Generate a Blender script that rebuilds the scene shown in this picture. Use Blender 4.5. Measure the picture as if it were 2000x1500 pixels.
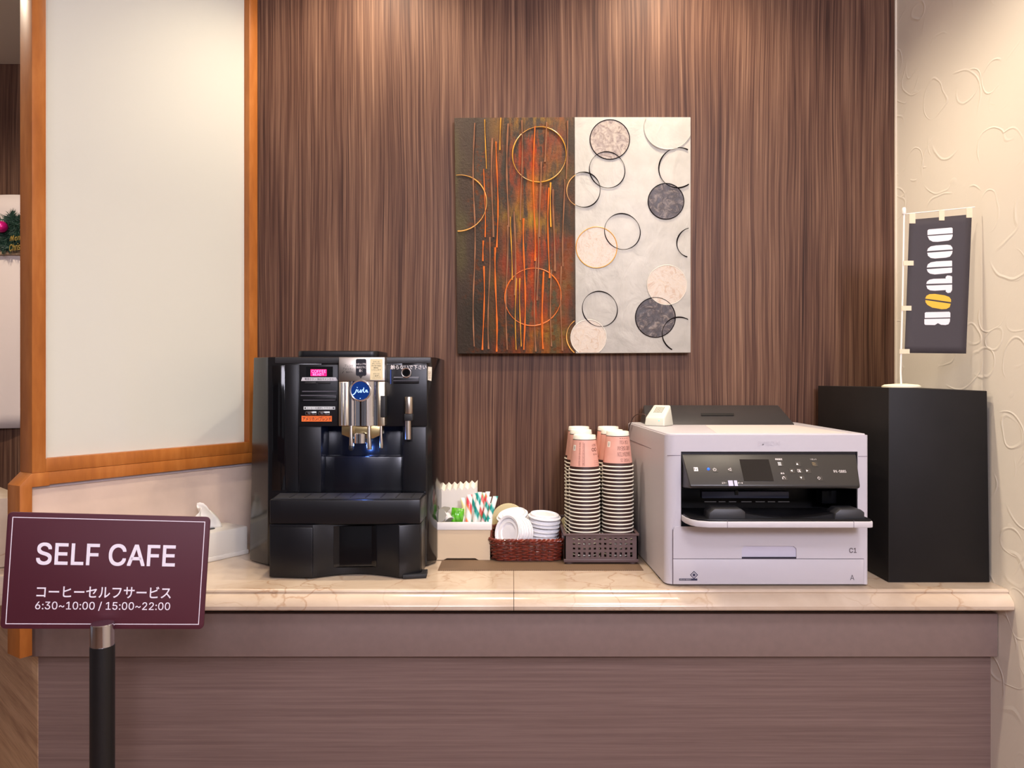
import bpy, bmesh, math, random
from mathutils import Vector, Matrix, Euler
random.seed(7)
PI = math.pi
S = bpy.context.scene
for o in list(bpy.data.objects): bpy.data.objects.remove(o)
COL = S.collection

# ------------------------------------------------------------------ camera
CZ = 1.444      # eye height
CT = 1.0        # counter top height
cd = bpy.data.cameras.new('camera'); cam = bpy.data.objects.new('camera', cd); COL.objects.link(cam)
cam.location = (0, 0, CZ); cam.rotation_euler = (PI/2, 0, 0)
cd.sensor_width = 36; cd.lens = 27; cd.shift_y = -0.006; cd.clip_start = .05
S.camera = cam

# ------------------------------------------------------------------ light
w = bpy.data.worlds.new('world'); S.world = w; w.use_nodes = True
w.node_tree.nodes['Background'].inputs[0].default_value = (.92, .88, .98, 1)
w.node_tree.nodes['Background'].inputs[1].default_value = .16
S.view_settings.view_transform = 'Standard'; S.view_settings.look = 'None'
S.view_settings.exposure = 0.27; S.view_settings.gamma = 1; S.view_settings.use_curve_mapping = False

CEIL = CZ + 1.30
def downlight(x, y, power, angle=122, blend=.75, col=(1, .845, .66), r=.035, aim=None):
    l = bpy.data.lights.new('downlight', 'SPOT'); o = bpy.data.objects.new('downlight', l); COL.objects.link(o)
    o.location = (x, y, CEIL - .02); l.energy = power; l.color = col
    l.spot_size = math.radians(angle); l.spot_blend = blend; l.shadow_soft_size = r
    if aim: o.rotation_euler = (Vector(aim) - o.location).to_track_quat('-Z', 'Y').to_euler()
for x, p in ((-.36, 32), (.42, 33), (-1.25, 7)):
    downlight(x, 1.83, p)
downlight(-.05, 1.30, 26, 100, .6)      # second row over the counter front
downlight(.62, 1.30, 23, 112, .6)
downlight(-1.9, 1.95, 50, 150, .6)      # unseen lamp added to brighten the reception recess
def area(x, y, z, sx, sy, power, col, aim):  # unseen cool fill lamps, added behind the camera to light the fronts
    l = bpy.data.lights.new('front_fill', 'AREA'); o = bpy.data.objects.new('front_fill', l); COL.objects.link(o)
    l.shape = 'RECTANGLE'; l.size = sx; l.size_y = sy; l.energy = power; l.color = col; o.location = (x, y, z)
    o.rotation_euler = (Vector(aim) - o.location).to_track_quat('-Z', 'Y').to_euler()
area(.55, -.35, 2.70, 0.35, .35, 16, (.86, .83, 1.0), (.3, 1.7, .9))
area(.80, -1.9, 2.45, .5, .5, 50, (.84, .82, 1.0), (0, 1.6, 1.0))
area(-.5, -1.6, 2.66, .8, .8, 26, (.90, .86, 1.0), (-.3, 1.6, 1.0))

# ------------------------------------------------------------------ helpers
def lin(c): return tuple(((v/255)/12.92 if v/255 <= .04045 else ((v/255+.055)/1.055)**2.4) for v in c) + (1,)
def mat(name, rgb, rough=.5, metal=0, spec=.5, emit=None, estr=1, coat=0, bump=0, bscale=400, var=0, vscale=30, trans=0, alpha=1, stretch=None):
    m = bpy.data.materials.new(name); m.use_nodes = True
    nt = m.node_tree; b = nt.nodes['Principled BSDF']
    b.inputs['Base Color'].default_value = lin(rgb); b.inputs['Roughness'].default_value = rough
    b.inputs['Metallic'].default_value = metal; b.inputs['Specular IOR Level'].default_value = spec
    b.inputs['Coat Weight'].default_value = coat; b.inputs['Transmission Weight'].default_value = trans
    b.inputs['Alpha'].default_value = alpha
    if emit: b.inputs['Emission Color'].default_value = lin(emit); b.inputs['Emission Strength'].default_value = estr
    if bump or var:
        tc = nt.nodes.new('ShaderNodeTexCoord'); mp = nt.nodes.new('ShaderNodeMapping'); nt.links.new(tc.outputs['Object'], mp.inputs[0])
        if stretch: mp.inputs['Scale'].default_value = stretch
    if bump:
        n = nt.nodes.new('ShaderNodeTexNoise'); n.inputs['Scale'].default_value = bscale; n.inputs['Detail'].default_value = 3
        nt.links.new(mp.outputs[0], n.inputs['Vector'])
        bp = nt.nodes.new('ShaderNodeBump'); bp.inputs['Strength'].default_value = bump; bp.inputs['Distance'].default_value = .001
        nt.links.new(n.outputs[0], bp.inputs['Height']); nt.links.new(bp.outputs[0], b.inputs['Normal'])
    if var:
        n = nt.nodes.new('ShaderNodeTexNoise'); n.inputs['Scale'].default_value = vscale; n.inputs['Detail'].default_value = 4
        nt.links.new(mp.outputs[0], n.inputs['Vector'])
        r = nt.nodes.new('ShaderNodeValToRGB'); c = lin(rgb)
        r.color_ramp.elements[0].position = .3; r.color_ramp.elements[1].position = .7
        r.color_ramp.elements[0].color = tuple(v*(1-var) for v in c[:3])+(1,); r.color_ramp.elements[1].color = tuple(min(1, v*(1+var)) for v in c[:3])+(1,)
        nt.links.new(n.outputs[0], r.inputs[0]); nt.links.new(r.outputs[0], b.inputs['Base Color'])
    return m
class G:                      # tiny node-graph helper
    def __init__(s, m): s.nt = m.node_tree; s.b = s.nt.nodes['Principled BSDF']
    def n(s, t, **k):
        nd = s.nt.nodes.new(t)
        for a, v in k.items(): setattr(nd, a, v)
        return nd
    def l(s, a, b): s.nt.links.new(a, b)
    def coord(s, scale=(1, 1, 1), rot=(0, 0, 0), loc=(0, 0, 0)):
        tc = s.n('ShaderNodeTexCoord'); mp = s.n('ShaderNodeMapping'); s.l(tc.outputs['Object'], mp.inputs[0])
        mp.inputs['Scale'].default_value = scale; mp.inputs['Rotation'].default_value = rot; mp.inputs['Location'].default_value = loc
        return mp.outputs[0]
    def noise(s, vec, scale, detail=2, rough=.5, dist=0):
        n = s.n('ShaderNodeTexNoise'); n.inputs['Scale'].default_value = scale; n.inputs['Detail'].default_value = detail
        n.inputs['Roughness'].default_value = rough; n.inputs['Distortion'].default_value = dist
        s.l(vec, n.inputs['Vector']); return n.outputs[0]
    def ramp(s, f, stops):
        r = s.n('ShaderNodeValToRGB'); e = r.color_ramp.elements
        while len(e) < len(stops): e.new(.5)
        for k, (p, c) in enumerate(stops): e[k].position = p; e[k].color = c if len(c) == 4 else lin(c)
        s.l(f, r.inputs[0]); return r.outputs[0]
    def mix(s, f, a, b, mode='MIX'):
        m = s.n('ShaderNodeMix', data_type='RGBA', blend_type=mode)
        for sock, v in ((m.inputs[0], f), (m.inputs[6], a), (m.inputs[7], b)):
            if hasattr(v, 'links'): s.l(v, sock)
            else: sock.default_value = v
        return m.outputs[2]
    def math(s, op, a, b=0, clamp=False):
        m = s.n('ShaderNodeMath', operation=op, use_clamp=clamp)
        for k, v in enumerate((a, b)):
            if hasattr(v, 'links'): s.l(v, m.inputs[k])
            else: m.inputs[k].default_value = v
        return m.outputs[0]
    def bump(s, h, strength, dist=.001):
        b = s.n('ShaderNodeBump'); b.inputs['Strength'].default_value = strength; b.inputs['Distance'].default_value = dist
        s.l(h, b.inputs['Height']); s.l(b.outputs[0], s.b.inputs['Normal'])
    def color(s, c): s.l(c, s.b.inputs['Base Color'])
BW = lambda v: (v, v, v, 1)

class MB:
    def __init__(s): s.v = []; s.f = []; s.m = []
    def add(s, vs, fs, mi=0):
        k = len(s.v); s.v += [Vector(v) for v in vs]
        for q, f in enumerate(fs): s.f.append([k+i for i in f]); s.m.append(mi[q] if isinstance(mi, list) else mi)
        return s
    def box(s, x0, x1, y0, y1, z0, z1, mi=0):
        return s.add([(x0,y0,z0),(x1,y0,z0),(x1,y1,z0),(x0,y1,z0),(x0,y0,z1),(x1,y0,z1),(x1,y1,z1),(x0,y1,z1)],
                     [(0,3,2,1),(4,5,6,7),(0,1,5,4),(1,2,6,5),(2,3,7,6),(3,0,4,7)], mi)
    def prism(s, poly, a, b, ax='y', mi=0):       # polygon (2-D) swept along ax from a to b
        def P(p, t): return {'x': (t, p[0], p[1]), 'y': (p[0], t, p[1]), 'z': (p[0], p[1], t)}[ax]
        n = len(poly)
        return s.add([P(p, a) for p in poly]+[P(p, b) for p in poly],
                     [tuple(range(n)), tuple(range(2*n-1, n-1, -1))]+[(i, i+n, (i+1) % n+n, (i+1) % n) for i in range(n)], mi)
    def tube(s, pts, r, seg=8, closed=False, mi=0, caps=True, flat=1.0):
        pts = [Vector(p) for p in pts]; n = len(pts); vs = []; up = None
        for i in range(n):
            if closed: t = pts[(i+1) % n]-pts[i-1]
            else: t = pts[min(i+1, n-1)]-pts[max(i-1, 0)]
            if t.length < 1e-9: t = Vector((0, 0, 1))
            t.normalize()
            if up is None:
                up = Vector((0, 0, 1)) if abs(t.z) < .9 else Vector((0, 1, 0))
            a = up - t*up.dot(t)
            if a.length < 1e-6: a = t.orthogonal()
            a.normalize(); up = a; b = t.cross(a)
            rr = r[i] if isinstance(r, (list, tuple)) else r
            for k in range(seg):
                an = 2*PI*k/seg; vs.append(pts[i]+a*math.cos(an)*rr+b*math.sin(an)*rr*flat)
        fs = []
        for i in range(n if closed else n-1):
            j = (i+1) % n
            for k in range(seg): fs.append((i*seg+k, i*seg+(k+1) % seg, j*seg+(k+1) % seg, j*seg+k))
        if not closed and caps: fs += [tuple(range(seg-1, -1, -1)), tuple((n-1)*seg+k for k in range(seg))]
        return s.add(vs, fs, mi)
    def lathe(s, prof, seg=32, c=(0, 0, 0), M=None, mis=None):
        vs = []; fs = []; mm = []; c = Vector(c)
        for r, z in prof:
            for k in range(seg):
                a = 2*PI*k/seg; p = Vector((r*math.cos(a), r*math.sin(a), z)); vs.append((M @ p if M else p)+c)
        for i in range(len(prof)-1):
            for k in range(seg):
                fs.append((i*seg+k, i*seg+(k+1) % seg, (i+1)*seg+(k+1) % seg, (i+1)*seg+k)); mm.append(mis[i] if mis else 0)
        if prof[0][0] > 1e-6: fs.append(tuple(range(seg-1, -1, -1))); mm.append(mis[0] if mis else 0)
        if prof[-1][0] > 1e-6: fs.append(tuple((len(prof)-1)*seg+k for k in range(seg))); mm.append(mis[-1] if mis else 0)
        return s.add(vs, fs, mm)
    def build(s, name, mats, parent=None, bevel=0, seg=2, loc=None, smooth=True, local=False, M=None, weld=True, ang=35):
        if not isinstance(mats, (list, tuple)): mats = [mats]
        me = bpy.data.meshes.new(name); bm = bmesh.new()
        off = Vector(loc) if loc is not None else Vector((0, 0, 0))
        if parent is not None and not local:
            p = parent
            while p is not None: off = off+p.location if loc is None or p is not None else off; p = p.parent
        vv = [bm.verts.new((M @ v if M else v)-off) for v in s.v]
        for f, mi in zip(s.f, s.m):
            try: fc = bm.faces.new([vv[i] for i in f]); fc.material_index = mi
            except ValueError: pass
        if weld: bmesh.ops.remove_doubles(bm, verts=bm.verts, dist=1e-6)
        bmesh.ops.recalc_face_normals(bm, faces=bm.faces)
        if bevel:
            es = [e for e in bm.edges if len(e.link_faces) == 2 and e.calc_face_angle(0) > .6]
            bmesh.ops.bevel(bm, geom=es, offset=bevel, segments=seg, profile=.5, affect='EDGES', clamp_overlap=True)
        bm.to_mesh(me); bm.free()
        for m in mats: me.materials.append(m)
        if smooth:
            me.polygons.foreach_set('use_smooth', [True]*len(me.polygons)); me.set_sharp_from_angle(angle=math.radians(ang))
        o = bpy.data.objects.new(name, me); COL.objects.link(o)
        if loc is not None: o.location = loc
        if parent is not None: o.parent = parent
        return o
def thing(name, label, cat, loc=(0, 0, 0), rot=(0, 0, 0), group=None):
    o = bpy.data.objects.new(name, None); COL.objects.link(o); o.location = loc; o.rotation_euler = rot
    o.empty_display_size = .02
    return tag(o, label, cat, group)
def tag(o, label=None, cat=None, group=None, kind=None):
    for k, v in (('label', label), ('category', cat), ('group', group), ('kind', kind)):
        if v: o[k] = v
    return o
def at(px, py, Y): return Vector(((px-1000)*Y/1500, Y, CZ-(py-738)*Y/1500))
def X_(px, Y): return (px-1000)*Y/1500
def Z_(py, Y): return CZ-(py-738)*Y/1500
def rrect(x0, x1, z0, z1, r, n=5):
    out = []
    for cx, cz, a0 in ((x1-r, z1-r, 0), (x0+r, z1-r, 90), (x0+r, z0+r, 180), (x1-r, z0+r, 270)):
        for k in range(n+1):
            a = math.radians(a0+90*k/n); out.append((cx+r*math.cos(a), cz+r*math.sin(a)))
    return out
def fpoly(pts, Y): return [(X_(x, Y), Z_(y, Y)) for x, y in pts]
def slab(mb, pts, Y, t, mi=0): return mb.prism(fpoly(pts, Y), Y, Y+t, 'y', mi)
def frect(mb, x0, y0, x1, y1, Y, t, r=0, mi=0):
    X0, X1, Z0, Z1 = X_(x0, Y), X_(x1, Y), Z_(y1, Y), Z_(y0, Y)
    if r: return mb.prism(rrect(X0, X1, Z0, Z1, r), Y, Y+t, 'y', mi)
    return mb.box(X0, X1, Y, Y+t, Z0, Z1, mi)
try: FNT = bpy.data.fonts.load(bpy.utils.system_resource('DATAFILES', path='fonts') + '/Inter.woff2')   # Blender's own interface font
except Exception: FNT = None
_tc = {}
def glyphs(body, bold=0, shear=0, align='LEFT', lh=1.0):
    key = (body, bold, shear, align, lh)
    if key in _tc: return _tc[key]
    c = bpy.data.curves.new('t', 'FONT'); c.body = body; c.size = 1; c.offset = bold; c.shear = shear; c.align_x = align; c.space_line = lh
    c.resolution_u = 3
    if FNT and all(ord(ch) < 128 for ch in body): c.font = FNT; c.offset = 0
    o = bpy.data.objects.new('t', c); COL.objects.link(o)
    dg = bpy.context.evaluated_depsgraph_get(); dg.update()
    ev = o.evaluated_get(dg); me = ev.to_mesh()
    vs = [v.co.copy() for v in me.vertices]; fs = [tuple(p.vertices) for p in me.polygons]
    ev.to_mesh_clear(); bpy.data.objects.remove(o); bpy.data.curves.remove(c)
    _tc[key] = (vs, fs); return vs, fs
def text(name, body, parent, m, fn, bold=0, shear=0, align='LEFT', lh=1.0, local=False, fat=0):
    """fn maps normalised (u,v) in 0..1 to a point of the surface"""
    vs, fs = glyphs(body, bold, shear, align, lh)
    if not vs: return None
    x0 = min(v.x for v in vs); x1 = max(v.x for v in vs); y0 = min(v.y for v in vs); y1 = max(v.y for v in vs)
    mb = MB(); asp = (x1-x0)/(y1-y0)
    nrm = (fn(1, 0)-fn(0, 0)).cross(fn(0, 1)-fn(0, 0)).normalized()*(4e-5 if fat else 0)
    for q_, (du, dv) in enumerate(((-1, -1), (1, -1), (1, 1), (-1, 1), (0, 0)) if fat else ((0, 0),)):     # a heavier weight: the outline moved a little each way
        mb.add([fn((v.x-x0)/(x1-x0)*(1-2*fat)+fat+du*fat, ((v.y-y0)/(y1-y0))*(1-2*fat*asp)+fat*asp+dv*fat*asp)+nrm*q_ for v in vs], fs)
    o = mb.build(name, m, parent, smooth=False, local=local, weld=False); return o
def ftext(name, body, parent, m, x0, y0, x1, y1, Y, **k):   # on a frontal plane
    A = at(x0, y1, Y); B = at(x1, y1, Y)-A; C = at(x0, y0, Y)-A
    return text(name, body, parent, m, lambda u, v: A+B*u+C*v, **k)

# ------------------------------------------------------------------ materials
def wood_wall():
    m = mat('striped_wood_laminate', (100, 66, 52), .45, spec=.18); g = G(m)
    warp = g.noise(g.coord((3, 3, .9)), 1.0, 2)
    v0 = g.coord((1, 1, .010)); sx = g.n('ShaderNodeVectorMath', operation='MULTIPLY_ADD')
    cmb = g.n('ShaderNodeCombineXYZ'); g.l(g.math('MULTIPLY', g.math('SUBTRACT', warp, .5), .045), cmb.inputs[0])
    g.l(v0, sx.inputs[0]); sx.inputs[1].default_value = (1, 1, 1); g.l(cmb.outputs[0], sx.inputs[2]); v = sx.outputs[0]
    a = g.noise(v, 300, 2, .6); b = g.noise(v, 95, 2, .6); c = g.noise(v, 9, 2)
    f = g.math('ADD', g.math('MULTIPLY', a, .56), g.math('ADD', g.math('MULTIPLY', b, .30), g.math('MULTIPLY', c, .22)))
    col = g.ramp(f, [(.37, (42, 26, 19)), (.46, (74, 49, 38)), (.54, (95, 67, 52)), (.63, (118, 88, 69)), (.74, (148, 115, 91))])
    fl = g.noise(g.coord((1, 1, .10)), 500, 2)
    col = g.mix(g.math('MULTIPLY', fl, .22), col, lin((70, 46, 36)), 'MIX')
    g.color(col); g.bump(a, .12, .001); return m
WOODWALL = wood_wall()
def plaster():
    m = mat('embossed_plaster_wallpaper', (238, 230, 214), .75, spec=.25); g = G(m)
    h = None
    for sc, loc, R, th in ((5.5, (0, 0, 0), .44, .022), (8.5, (3.1, 1.7, 5.2), .40, .028), (4.2, (7.1, 4.7, 2.2), .46, .018), (7, (1.3, 8.1, 4.4), .36, .024)):
        v = g.coord((1, 1, 1.15), (.3, .2, .1), loc)
        vo = g.n('ShaderNodeTexVoronoi'); vo.inputs['Scale'].default_value = sc
        nz = g.n('ShaderNodeTexNoise'); nz.inputs['Scale'].default_value = 5; g.l(v, nz.inputs['Vector'])
        ad = g.n('ShaderNodeVectorMath', operation='MULTIPLY_ADD'); g.l(nz.outputs['Color'], ad.inputs[0]); ad.inputs[1].default_value = (.10, .10, .10); g.l(v, ad.inputs[2])
        g.l(ad.outputs[0], vo.inputs['Vector'])
        d = g.math('ABSOLUTE', g.math('SUBTRACT', vo.outputs['Distance'], R))
        ridge = g.math('SUBTRACT', 1, g.math('DIVIDE', d, th), True)
        mask = g.ramp(g.noise(v, 7, 1), [(.50, BW(0)), (.60, BW(1))])
        r = g.math('MULTIPLY', ridge, mask); h = r if h is None else g.math('MAXIMUM', h, r)
    fine = g.noise(g.coord(), 60, 4, .6)
    h = g.math('ADD', h, g.math('MULTIPLY', fine, .35))
    g.bump(h, .38, .0022); return m
PLASTER = plaster()
def marble():
    m = mat('cream_marble', (226, 205, 172), .16, spec=.5); g = G(m)
    v = g.coord((1, 1, 1.4))
    base = g.ramp(g.noise(v, 5, 5, .6, .4), [(.3, (192, 170, 146)), (.5, (206, 186, 162)), (.7, (218, 200, 178))])
    nz = g.n('ShaderNodeTexNoise'); nz.inputs['Scale'].default_value = 9; nz.inputs['Detail'].default_value = 4; g.l(v, nz.inputs['Vector'])
    ad = g.n('ShaderNodeVectorMath', operation='MULTIPLY_ADD'); g.l(nz.outputs['Color'], ad.inputs[0]); ad.inputs[1].default_value = (.13, .13, .13); g.l(v, ad.inputs[2])
    vo = g.n('ShaderNodeTexVoronoi', feature='DISTANCE_TO_EDGE'); vo.inputs['Scale'].default_value = 11; g.l(ad.outputs[0], vo.inputs['Vector'])
    vein = g.ramp(vo.outputs['Distance'], [(0, BW(1)), (.035, BW(0))])
    mask = g.ramp(g.noise(v, 4, 2), [(.50, BW(0)), (.66, BW(.55))])
    g.color(g.mix(g.math('MULTIPLY', vein, mask), base, lin((160, 116, 76)))); return m
MARBLE = marble()
def grain(name, c0, c1, c2, scale, rough=.45, k=1):
    m = mat(name, c1, rough, spec=.35); g = G(m)
    v = g.coord(scale); f = g.noise(v, 1, 5, .65, .25); f2 = g.noise(v, 6, 2)
    g.color(g.ramp(g.math('ADD', g.math('MULTIPLY', f, .7), g.math('MULTIPLY', f2, .3)), [(.33, c0), (.5, c1), (.66, c2)])); return m
OAKPANEL = grain('grey_brown_wood_laminate', (110, 89, 81), (124, 102, 94), (135, 113, 104), (2.0, 2.0, 190))
TANPANEL = grain('tan_wood_laminate', (150, 112, 82), (186, 148, 112), (204, 168, 132), (2, 2, 50))
APRON = mat('taupe_laminate', (134, 114, 106), .5, spec=.3, var=.04, vscale=60)
ORANGE = grain('honey_orange_wood', (150, 86, 34), (168, 100, 42), (182, 114, 54), (14, 14, 3), .38)
STONEPAPER = mat('mottled_pinkish_wallpaper', (206, 184, 166), .6, var=.10, vscale=9)
PANELW = mat('cream_back_painted_glass', (203, 203, 191), .16, spec=.5)
CEILM = mat('ceiling_white', (235, 228, 215), .8)
FLOORM = grain('floor_wood', (110, 80, 60), (140, 104, 80), (160, 124, 98), (3, 40, 1))
GROUT = mat('dark_seam', (92, 70, 52), .8)
BLK = mat('black_satin_plastic', (19, 19, 22), .36, spec=.35)
BLKG = mat('black_gloss_plastic', (12, 12, 14), .08)
BLKR = mat('black_rubber', (26, 26, 28), .6)
BLKT = mat('charcoal_plastic', (44, 44, 46), .45, bump=.15, bscale=900)
CHROME = mat('chrome', (225, 225, 230), .10, metal=1)
STEEL = mat('brushed_steel', (200, 190, 178), .30, metal=1, bump=.05, bscale=600, stretch=(1, 1, .05))
PALESTEEL = mat('champagne_metal', (222, 206, 176), .28, metal=1)
WHT = mat('white_plastic', (226, 222, 218), .38)
WHTD = mat('white_print', (236, 230, 228), .6)
CRM = mat('cream_paper', (236, 226, 200), .7)
INK = mat('dark_print', (40, 34, 32), .6)
GREYINK = mat('grey_print', (196, 190, 194), .5)
DARKGREY = mat('slot_dark', (8, 8, 10), .6)
BLKBOARD = mat('black_painted_board', (24, 22, 22), .55, spec=.25, var=.12, vscale=15)

# ------------------------------------------------------------------ setting
WB = 2.085; RW = 1.042
def struct(name, mb, m, **k): o = mb.build(name, m, **k); o['kind'] = 'structure'; return o
struct('wall_back', MB().box(-.70, RW+.1, WB, WB+.12, 0, CEIL), WOODWALL)
struct('wall_right', MB().box(RW, RW+.12, -3.2, WB, 0, CEIL), PLASTER)
struct('trim_1', MB().box(RW-.004, RW, WB-.005, WB, CT, CEIL), mat('corner_bead', (225, 212, 190), .6))
struct('wall_rear', MB().box(-4.2, -.70, 2.95, 3.05, 0, CEIL), WOODWALL)
struct('wall_return', MB().box(-.82, -.70, WB+.12, 2.95, 0, CEIL), WOODWALL)
struct('floor', MB().box(-4.2, RW+.12, -3.2, 3.05, -.05, 0), FLOORM)
struct('reflection_pillars', MB().box(-4.2, -2.2, -3.3, -3.2, 0, CEIL).box(-1.5, -.9, -3.3, -3.2, 0, CEIL).box(-.2, .15, -3.3, -3.2, 0, CEIL).box(.75, RW+.12, -3.3, -3.2, 0, CEIL), grain('dark_pillar_wood', (60, 42, 34), (72, 52, 42), (86, 62, 50), (20, 20, 2)))  # unseen dark pillars, added to give the chrome vertical streaks
struct('ceiling', MB().box(-4.2, RW+.12, -3.2, 2.95, CEIL, CEIL+.05), CEILM)
struct('ceiling_recess', MB().box(-4.2, -.82, 2.25, 2.95, Z_(125, 2.95), CEIL-.001), CEILM)

# ------------------------------------------------------------------ counter
counter = thing('service_counter', 'long service counter with cream marble top and grey brown wood front', 'counter', (0, 1.85, 0))
prof = [(2.083, 0), (1.615, 0), (1.611, -.002), (1.610, -.005), (1.612, -.008), (1.606, -.011), (1.600, -.016), (1.594, -.022), (1.591, -.030), (1.592, -.037), (1.596, -.040), (2.083, -.040)]
prof = [(y, CT+z) for y, z in prof]
def slab_top(x0, x1, nm):
    return MB().prism(prof, x0, x1, 'x').build(nm, MARBLE, counter, ang=25)
xs = X_(1003.5, 1.62)
a = slab_top(-1.012, xs-.0006, 'worktop_slab'); slab_top(xs+.0006, RW-.0005, 'worktop_slab')
MB().box(xs-.0006, xs+.0006, 1.613, 2.08, CT-.039, CT-.0006).build('joint', GROUT, counter)
MB().box(X_(47, 1.645), X_(1949, 1.645), 1.645, 1.665, Z_(1283, 1.645), CT-.0615).build('apron', APRON, counter, bevel=.0015)
MB().box(-1.02, RW-.02, 1.659, 2.08, CT-.0625, CT-.040).build('shadow_gap', mat('gap_shade_colour', (40, 32, 32), .7), counter)  # recess coloured dark to carry the shade under the nosing
MB().box(-1.031, X_(1935, 1.672), 1.672, 1.69, 0.02, Z_(1283, 1.645)-.001).build('front_panel', OAKPANEL, counter)
MB().box(-1.0, RW-.001, 1.69, 2.08, 0.02, CT-.063).build('carcass', APRON, counter)
# reception desk that turns away at the left end
desk = thing('reception_desk', 'tan wood reception desk with cream ledge turning away at far left', 'desk', (-1.3, 1.95, 0))
def obl(mb, p0, p1, th, z0, z1):           # upright board between two plan points
    p0 = Vector((*p0, 0)); p1 = Vector((*p1, 0)); d = (p1-p0).normalized(); n = Vector((-d.y, d.x, 0))*th
    pl = [p0, p1, p1+n, p0+n]; return mb.prism([(p.x, p.y) for p in pl], z0, z1, 'z')
MT = grain('tan_wood_slanting', (150, 112, 82), (186, 148, 112), (204, 168, 132), (2.2, 2.2, 45))
obl(MB(), (-1.90, 2.54), (-1.0335, 1.673), .02, .02, .93).build('end_panel', MT, desk)
obl(MB(), (-2.0, 2.56), (-1.16, 1.72), .25, .93, CT-.002).build('desk_top', MARBLE, desk, bevel=.004)
obl(MB(), (-1.98, 2.62), (-1.16, 1.83), -.10, CT, Z_(960, 1.9)).build('ledge', MARBLE, desk, bevel=.004)

# ------------------------------------------------------------------ partition with the cream panel
P1 = Vector((-1.0, 1.6, 0)); D = Vector((.559, .829, 0)).normalized(); N = Vector((D.y, -D.x, 0))
part = thing('partition_screen', 'wood framed cream glass partition standing on the counter at left', 'partition', (-.85, 1.83, CT))
HS = CZ-.199; HU = CZ-.226; LEN = .5637; TOP = CEIL-.01; TH = .0533
def pbox(t0, t1, n0, n1, z0, z1, mb=None):   # board in partition coordinates; n>0 is towards the room
    mb = mb or MB()
    q = [P1+D*t+N*n for t, n in ((t0, n0), (t1, n0), (t1, n1), (t0, n1))]
    return mb.prism([(p.x, p.y) for p in q], z0, z1, 'z')
pbox(0, .0276, -TH, 0, HS, TOP).build('stile', ORANGE, part, bevel=.0008)
pbox(.5375, LEN, -TH, 0, HS, TOP).build('stile', ORANGE, part, bevel=.0008)
GB = Z_(896, 1.6+.829*.0276)
pbox(.0276, .5375, -TH, 0, HS, GB).build('bottom_rail', ORANGE, part, bevel=.0008)
pbox(.0276, .5375, -.032, -.0218, GB, TOP).build('panel', PANELW, part)
pbox(.0276, .0290, -.0218, -.002, GB, TOP).build('gasket', WHT, part)
# sill with its post, cut to a slope at the free end
mb = MB(); pbox(0, LEN, -TH, .001, HU, HS-.0006, mb); mb.build('sill', ORANGE, part, bevel=.0008)
q = [(-.024, HS-.024), (0, HS-.0003), (.034, HS-.0003), (.034, HU-.002), (.0, HU-.002), (0, Z_(1285, 1.585)), (-.024, Z_(1285, 1.585))]
vs = [P1+D*t+N*n+Vector((0, 0, z)) for n in (-TH, .0012) for t, z in q]; n_ = len(q)
MB().add(vs, [tuple(range(n_)), tuple(range(2*n_-1, n_-1, -1))]+[(i, i+n_, (i+1) % n_+n_, (i+1) % n_) for i in range(n_)]).build('end_post', ORANGE, part, bevel=.0008)
pbox(.003, LEN+.005, -.045, -.012, CT, HU-.0005).build('lower_panel', STONEPAPER, part)
pbox(.003, LEN, -.014, -.008, HU-.007, HU-.0004).build('shadow_strip', mat('grey_strip', (170, 158, 160), .5), part)

# ------------------------------------------------------------------ behind the partition
hang = thing('wall_hanging', 'white draped cloth hanging on the far brown wall at left', 'curtain', (-2.2, 2.93, CZ))
Yh = 2.935; xs0 = X_(47, Yh)-1.0; xs1 = X_(46.5, Yh); z0 = Z_(836, Yh); z1 = Z_(382, Yh)
mb = MB(); nx, nz = 90, 16; vv = []
for j in range(nz+1):
    for i in range(nx+1):
        u = i/nx; v = j/nz
        sw = .012*math.sin(u*42+1.3*math.sin(v*2.2+u*9))*(.35+.65*(1-v)) if i not in (nx,) else 0
        vv.append((xs0+(xs1-xs0)*u, Yh-.012-sw*.8, z0+(z1-z0)*v))
mb.add(vv, [(j*(nx+1)+i, j*(nx+1)+i+1, (j+1)*(nx+1)+i+1, (j+1)*(nx+1)+i) for j in range(nz) for i in range(nx)])
CLOTH = mat('white_cloth', (226, 212, 204), .8)
o = mb.build('cloth', CLOTH, hang); md = o.modifiers.new('thickness', 'SOLIDIFY'); md.thickness = .003
gar = thing('christmas_garland', 'dark green fir garland on the white hanging at far left', 'garland', at(10, 450, 2.90))
mb = MB()
def sprig(c, d, L, n):
    d = Vector(d).normalized(); c = Vector(c)
    for k in range(n):
        p = c+d*L*k/n
        for s_ in range(5):
            a = Vector((random.uniform(-1, 1), random.uniform(-.6, .3), random.uniform(-1, 1)))
            dr = (d*.7+a*.9).normalized(); L2 = .030; w_ = dr.cross(Vector((0, 1, 0))).normalized()*.0024
            mb.add([p-w_, p+w_, p+dr*L2], [(0, 1, 2)])
for px, py, dx, dz, L in ((46, 428, -.5, -.5, .10), (30, 425, .1, -1, .08), (44, 440, -1, -.3, .14), (10, 440, 1, .2, .09), (20, 450, .6, .5, .10), (2, 455, 1, -.2, .10), (14, 470, .2, 1, .10),
                          (4, 484, .9, .2, .08), (28, 462, -.6, .3, .1), (12, 425, .3, -1, .08), (0, 430, -1, 0, .2), (-20, 450, -1, 0, .3), (-20, 470, -1, .1, .3), (22, 480, -1, .3, .06), (40, 430, -.8, -.5, .12), (36, 452, -1, .1, .12)):
    for q in range(2): sprig(at(px, py+q*5-2, 2.9-.012*q), (dx, 0, dz), L, 26)
mb.build('foliage', mat('fir_green', (26, 58, 44), .6, var=.3, vscale=80), gar, smooth=False)['kind'] = 'stuff'
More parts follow.
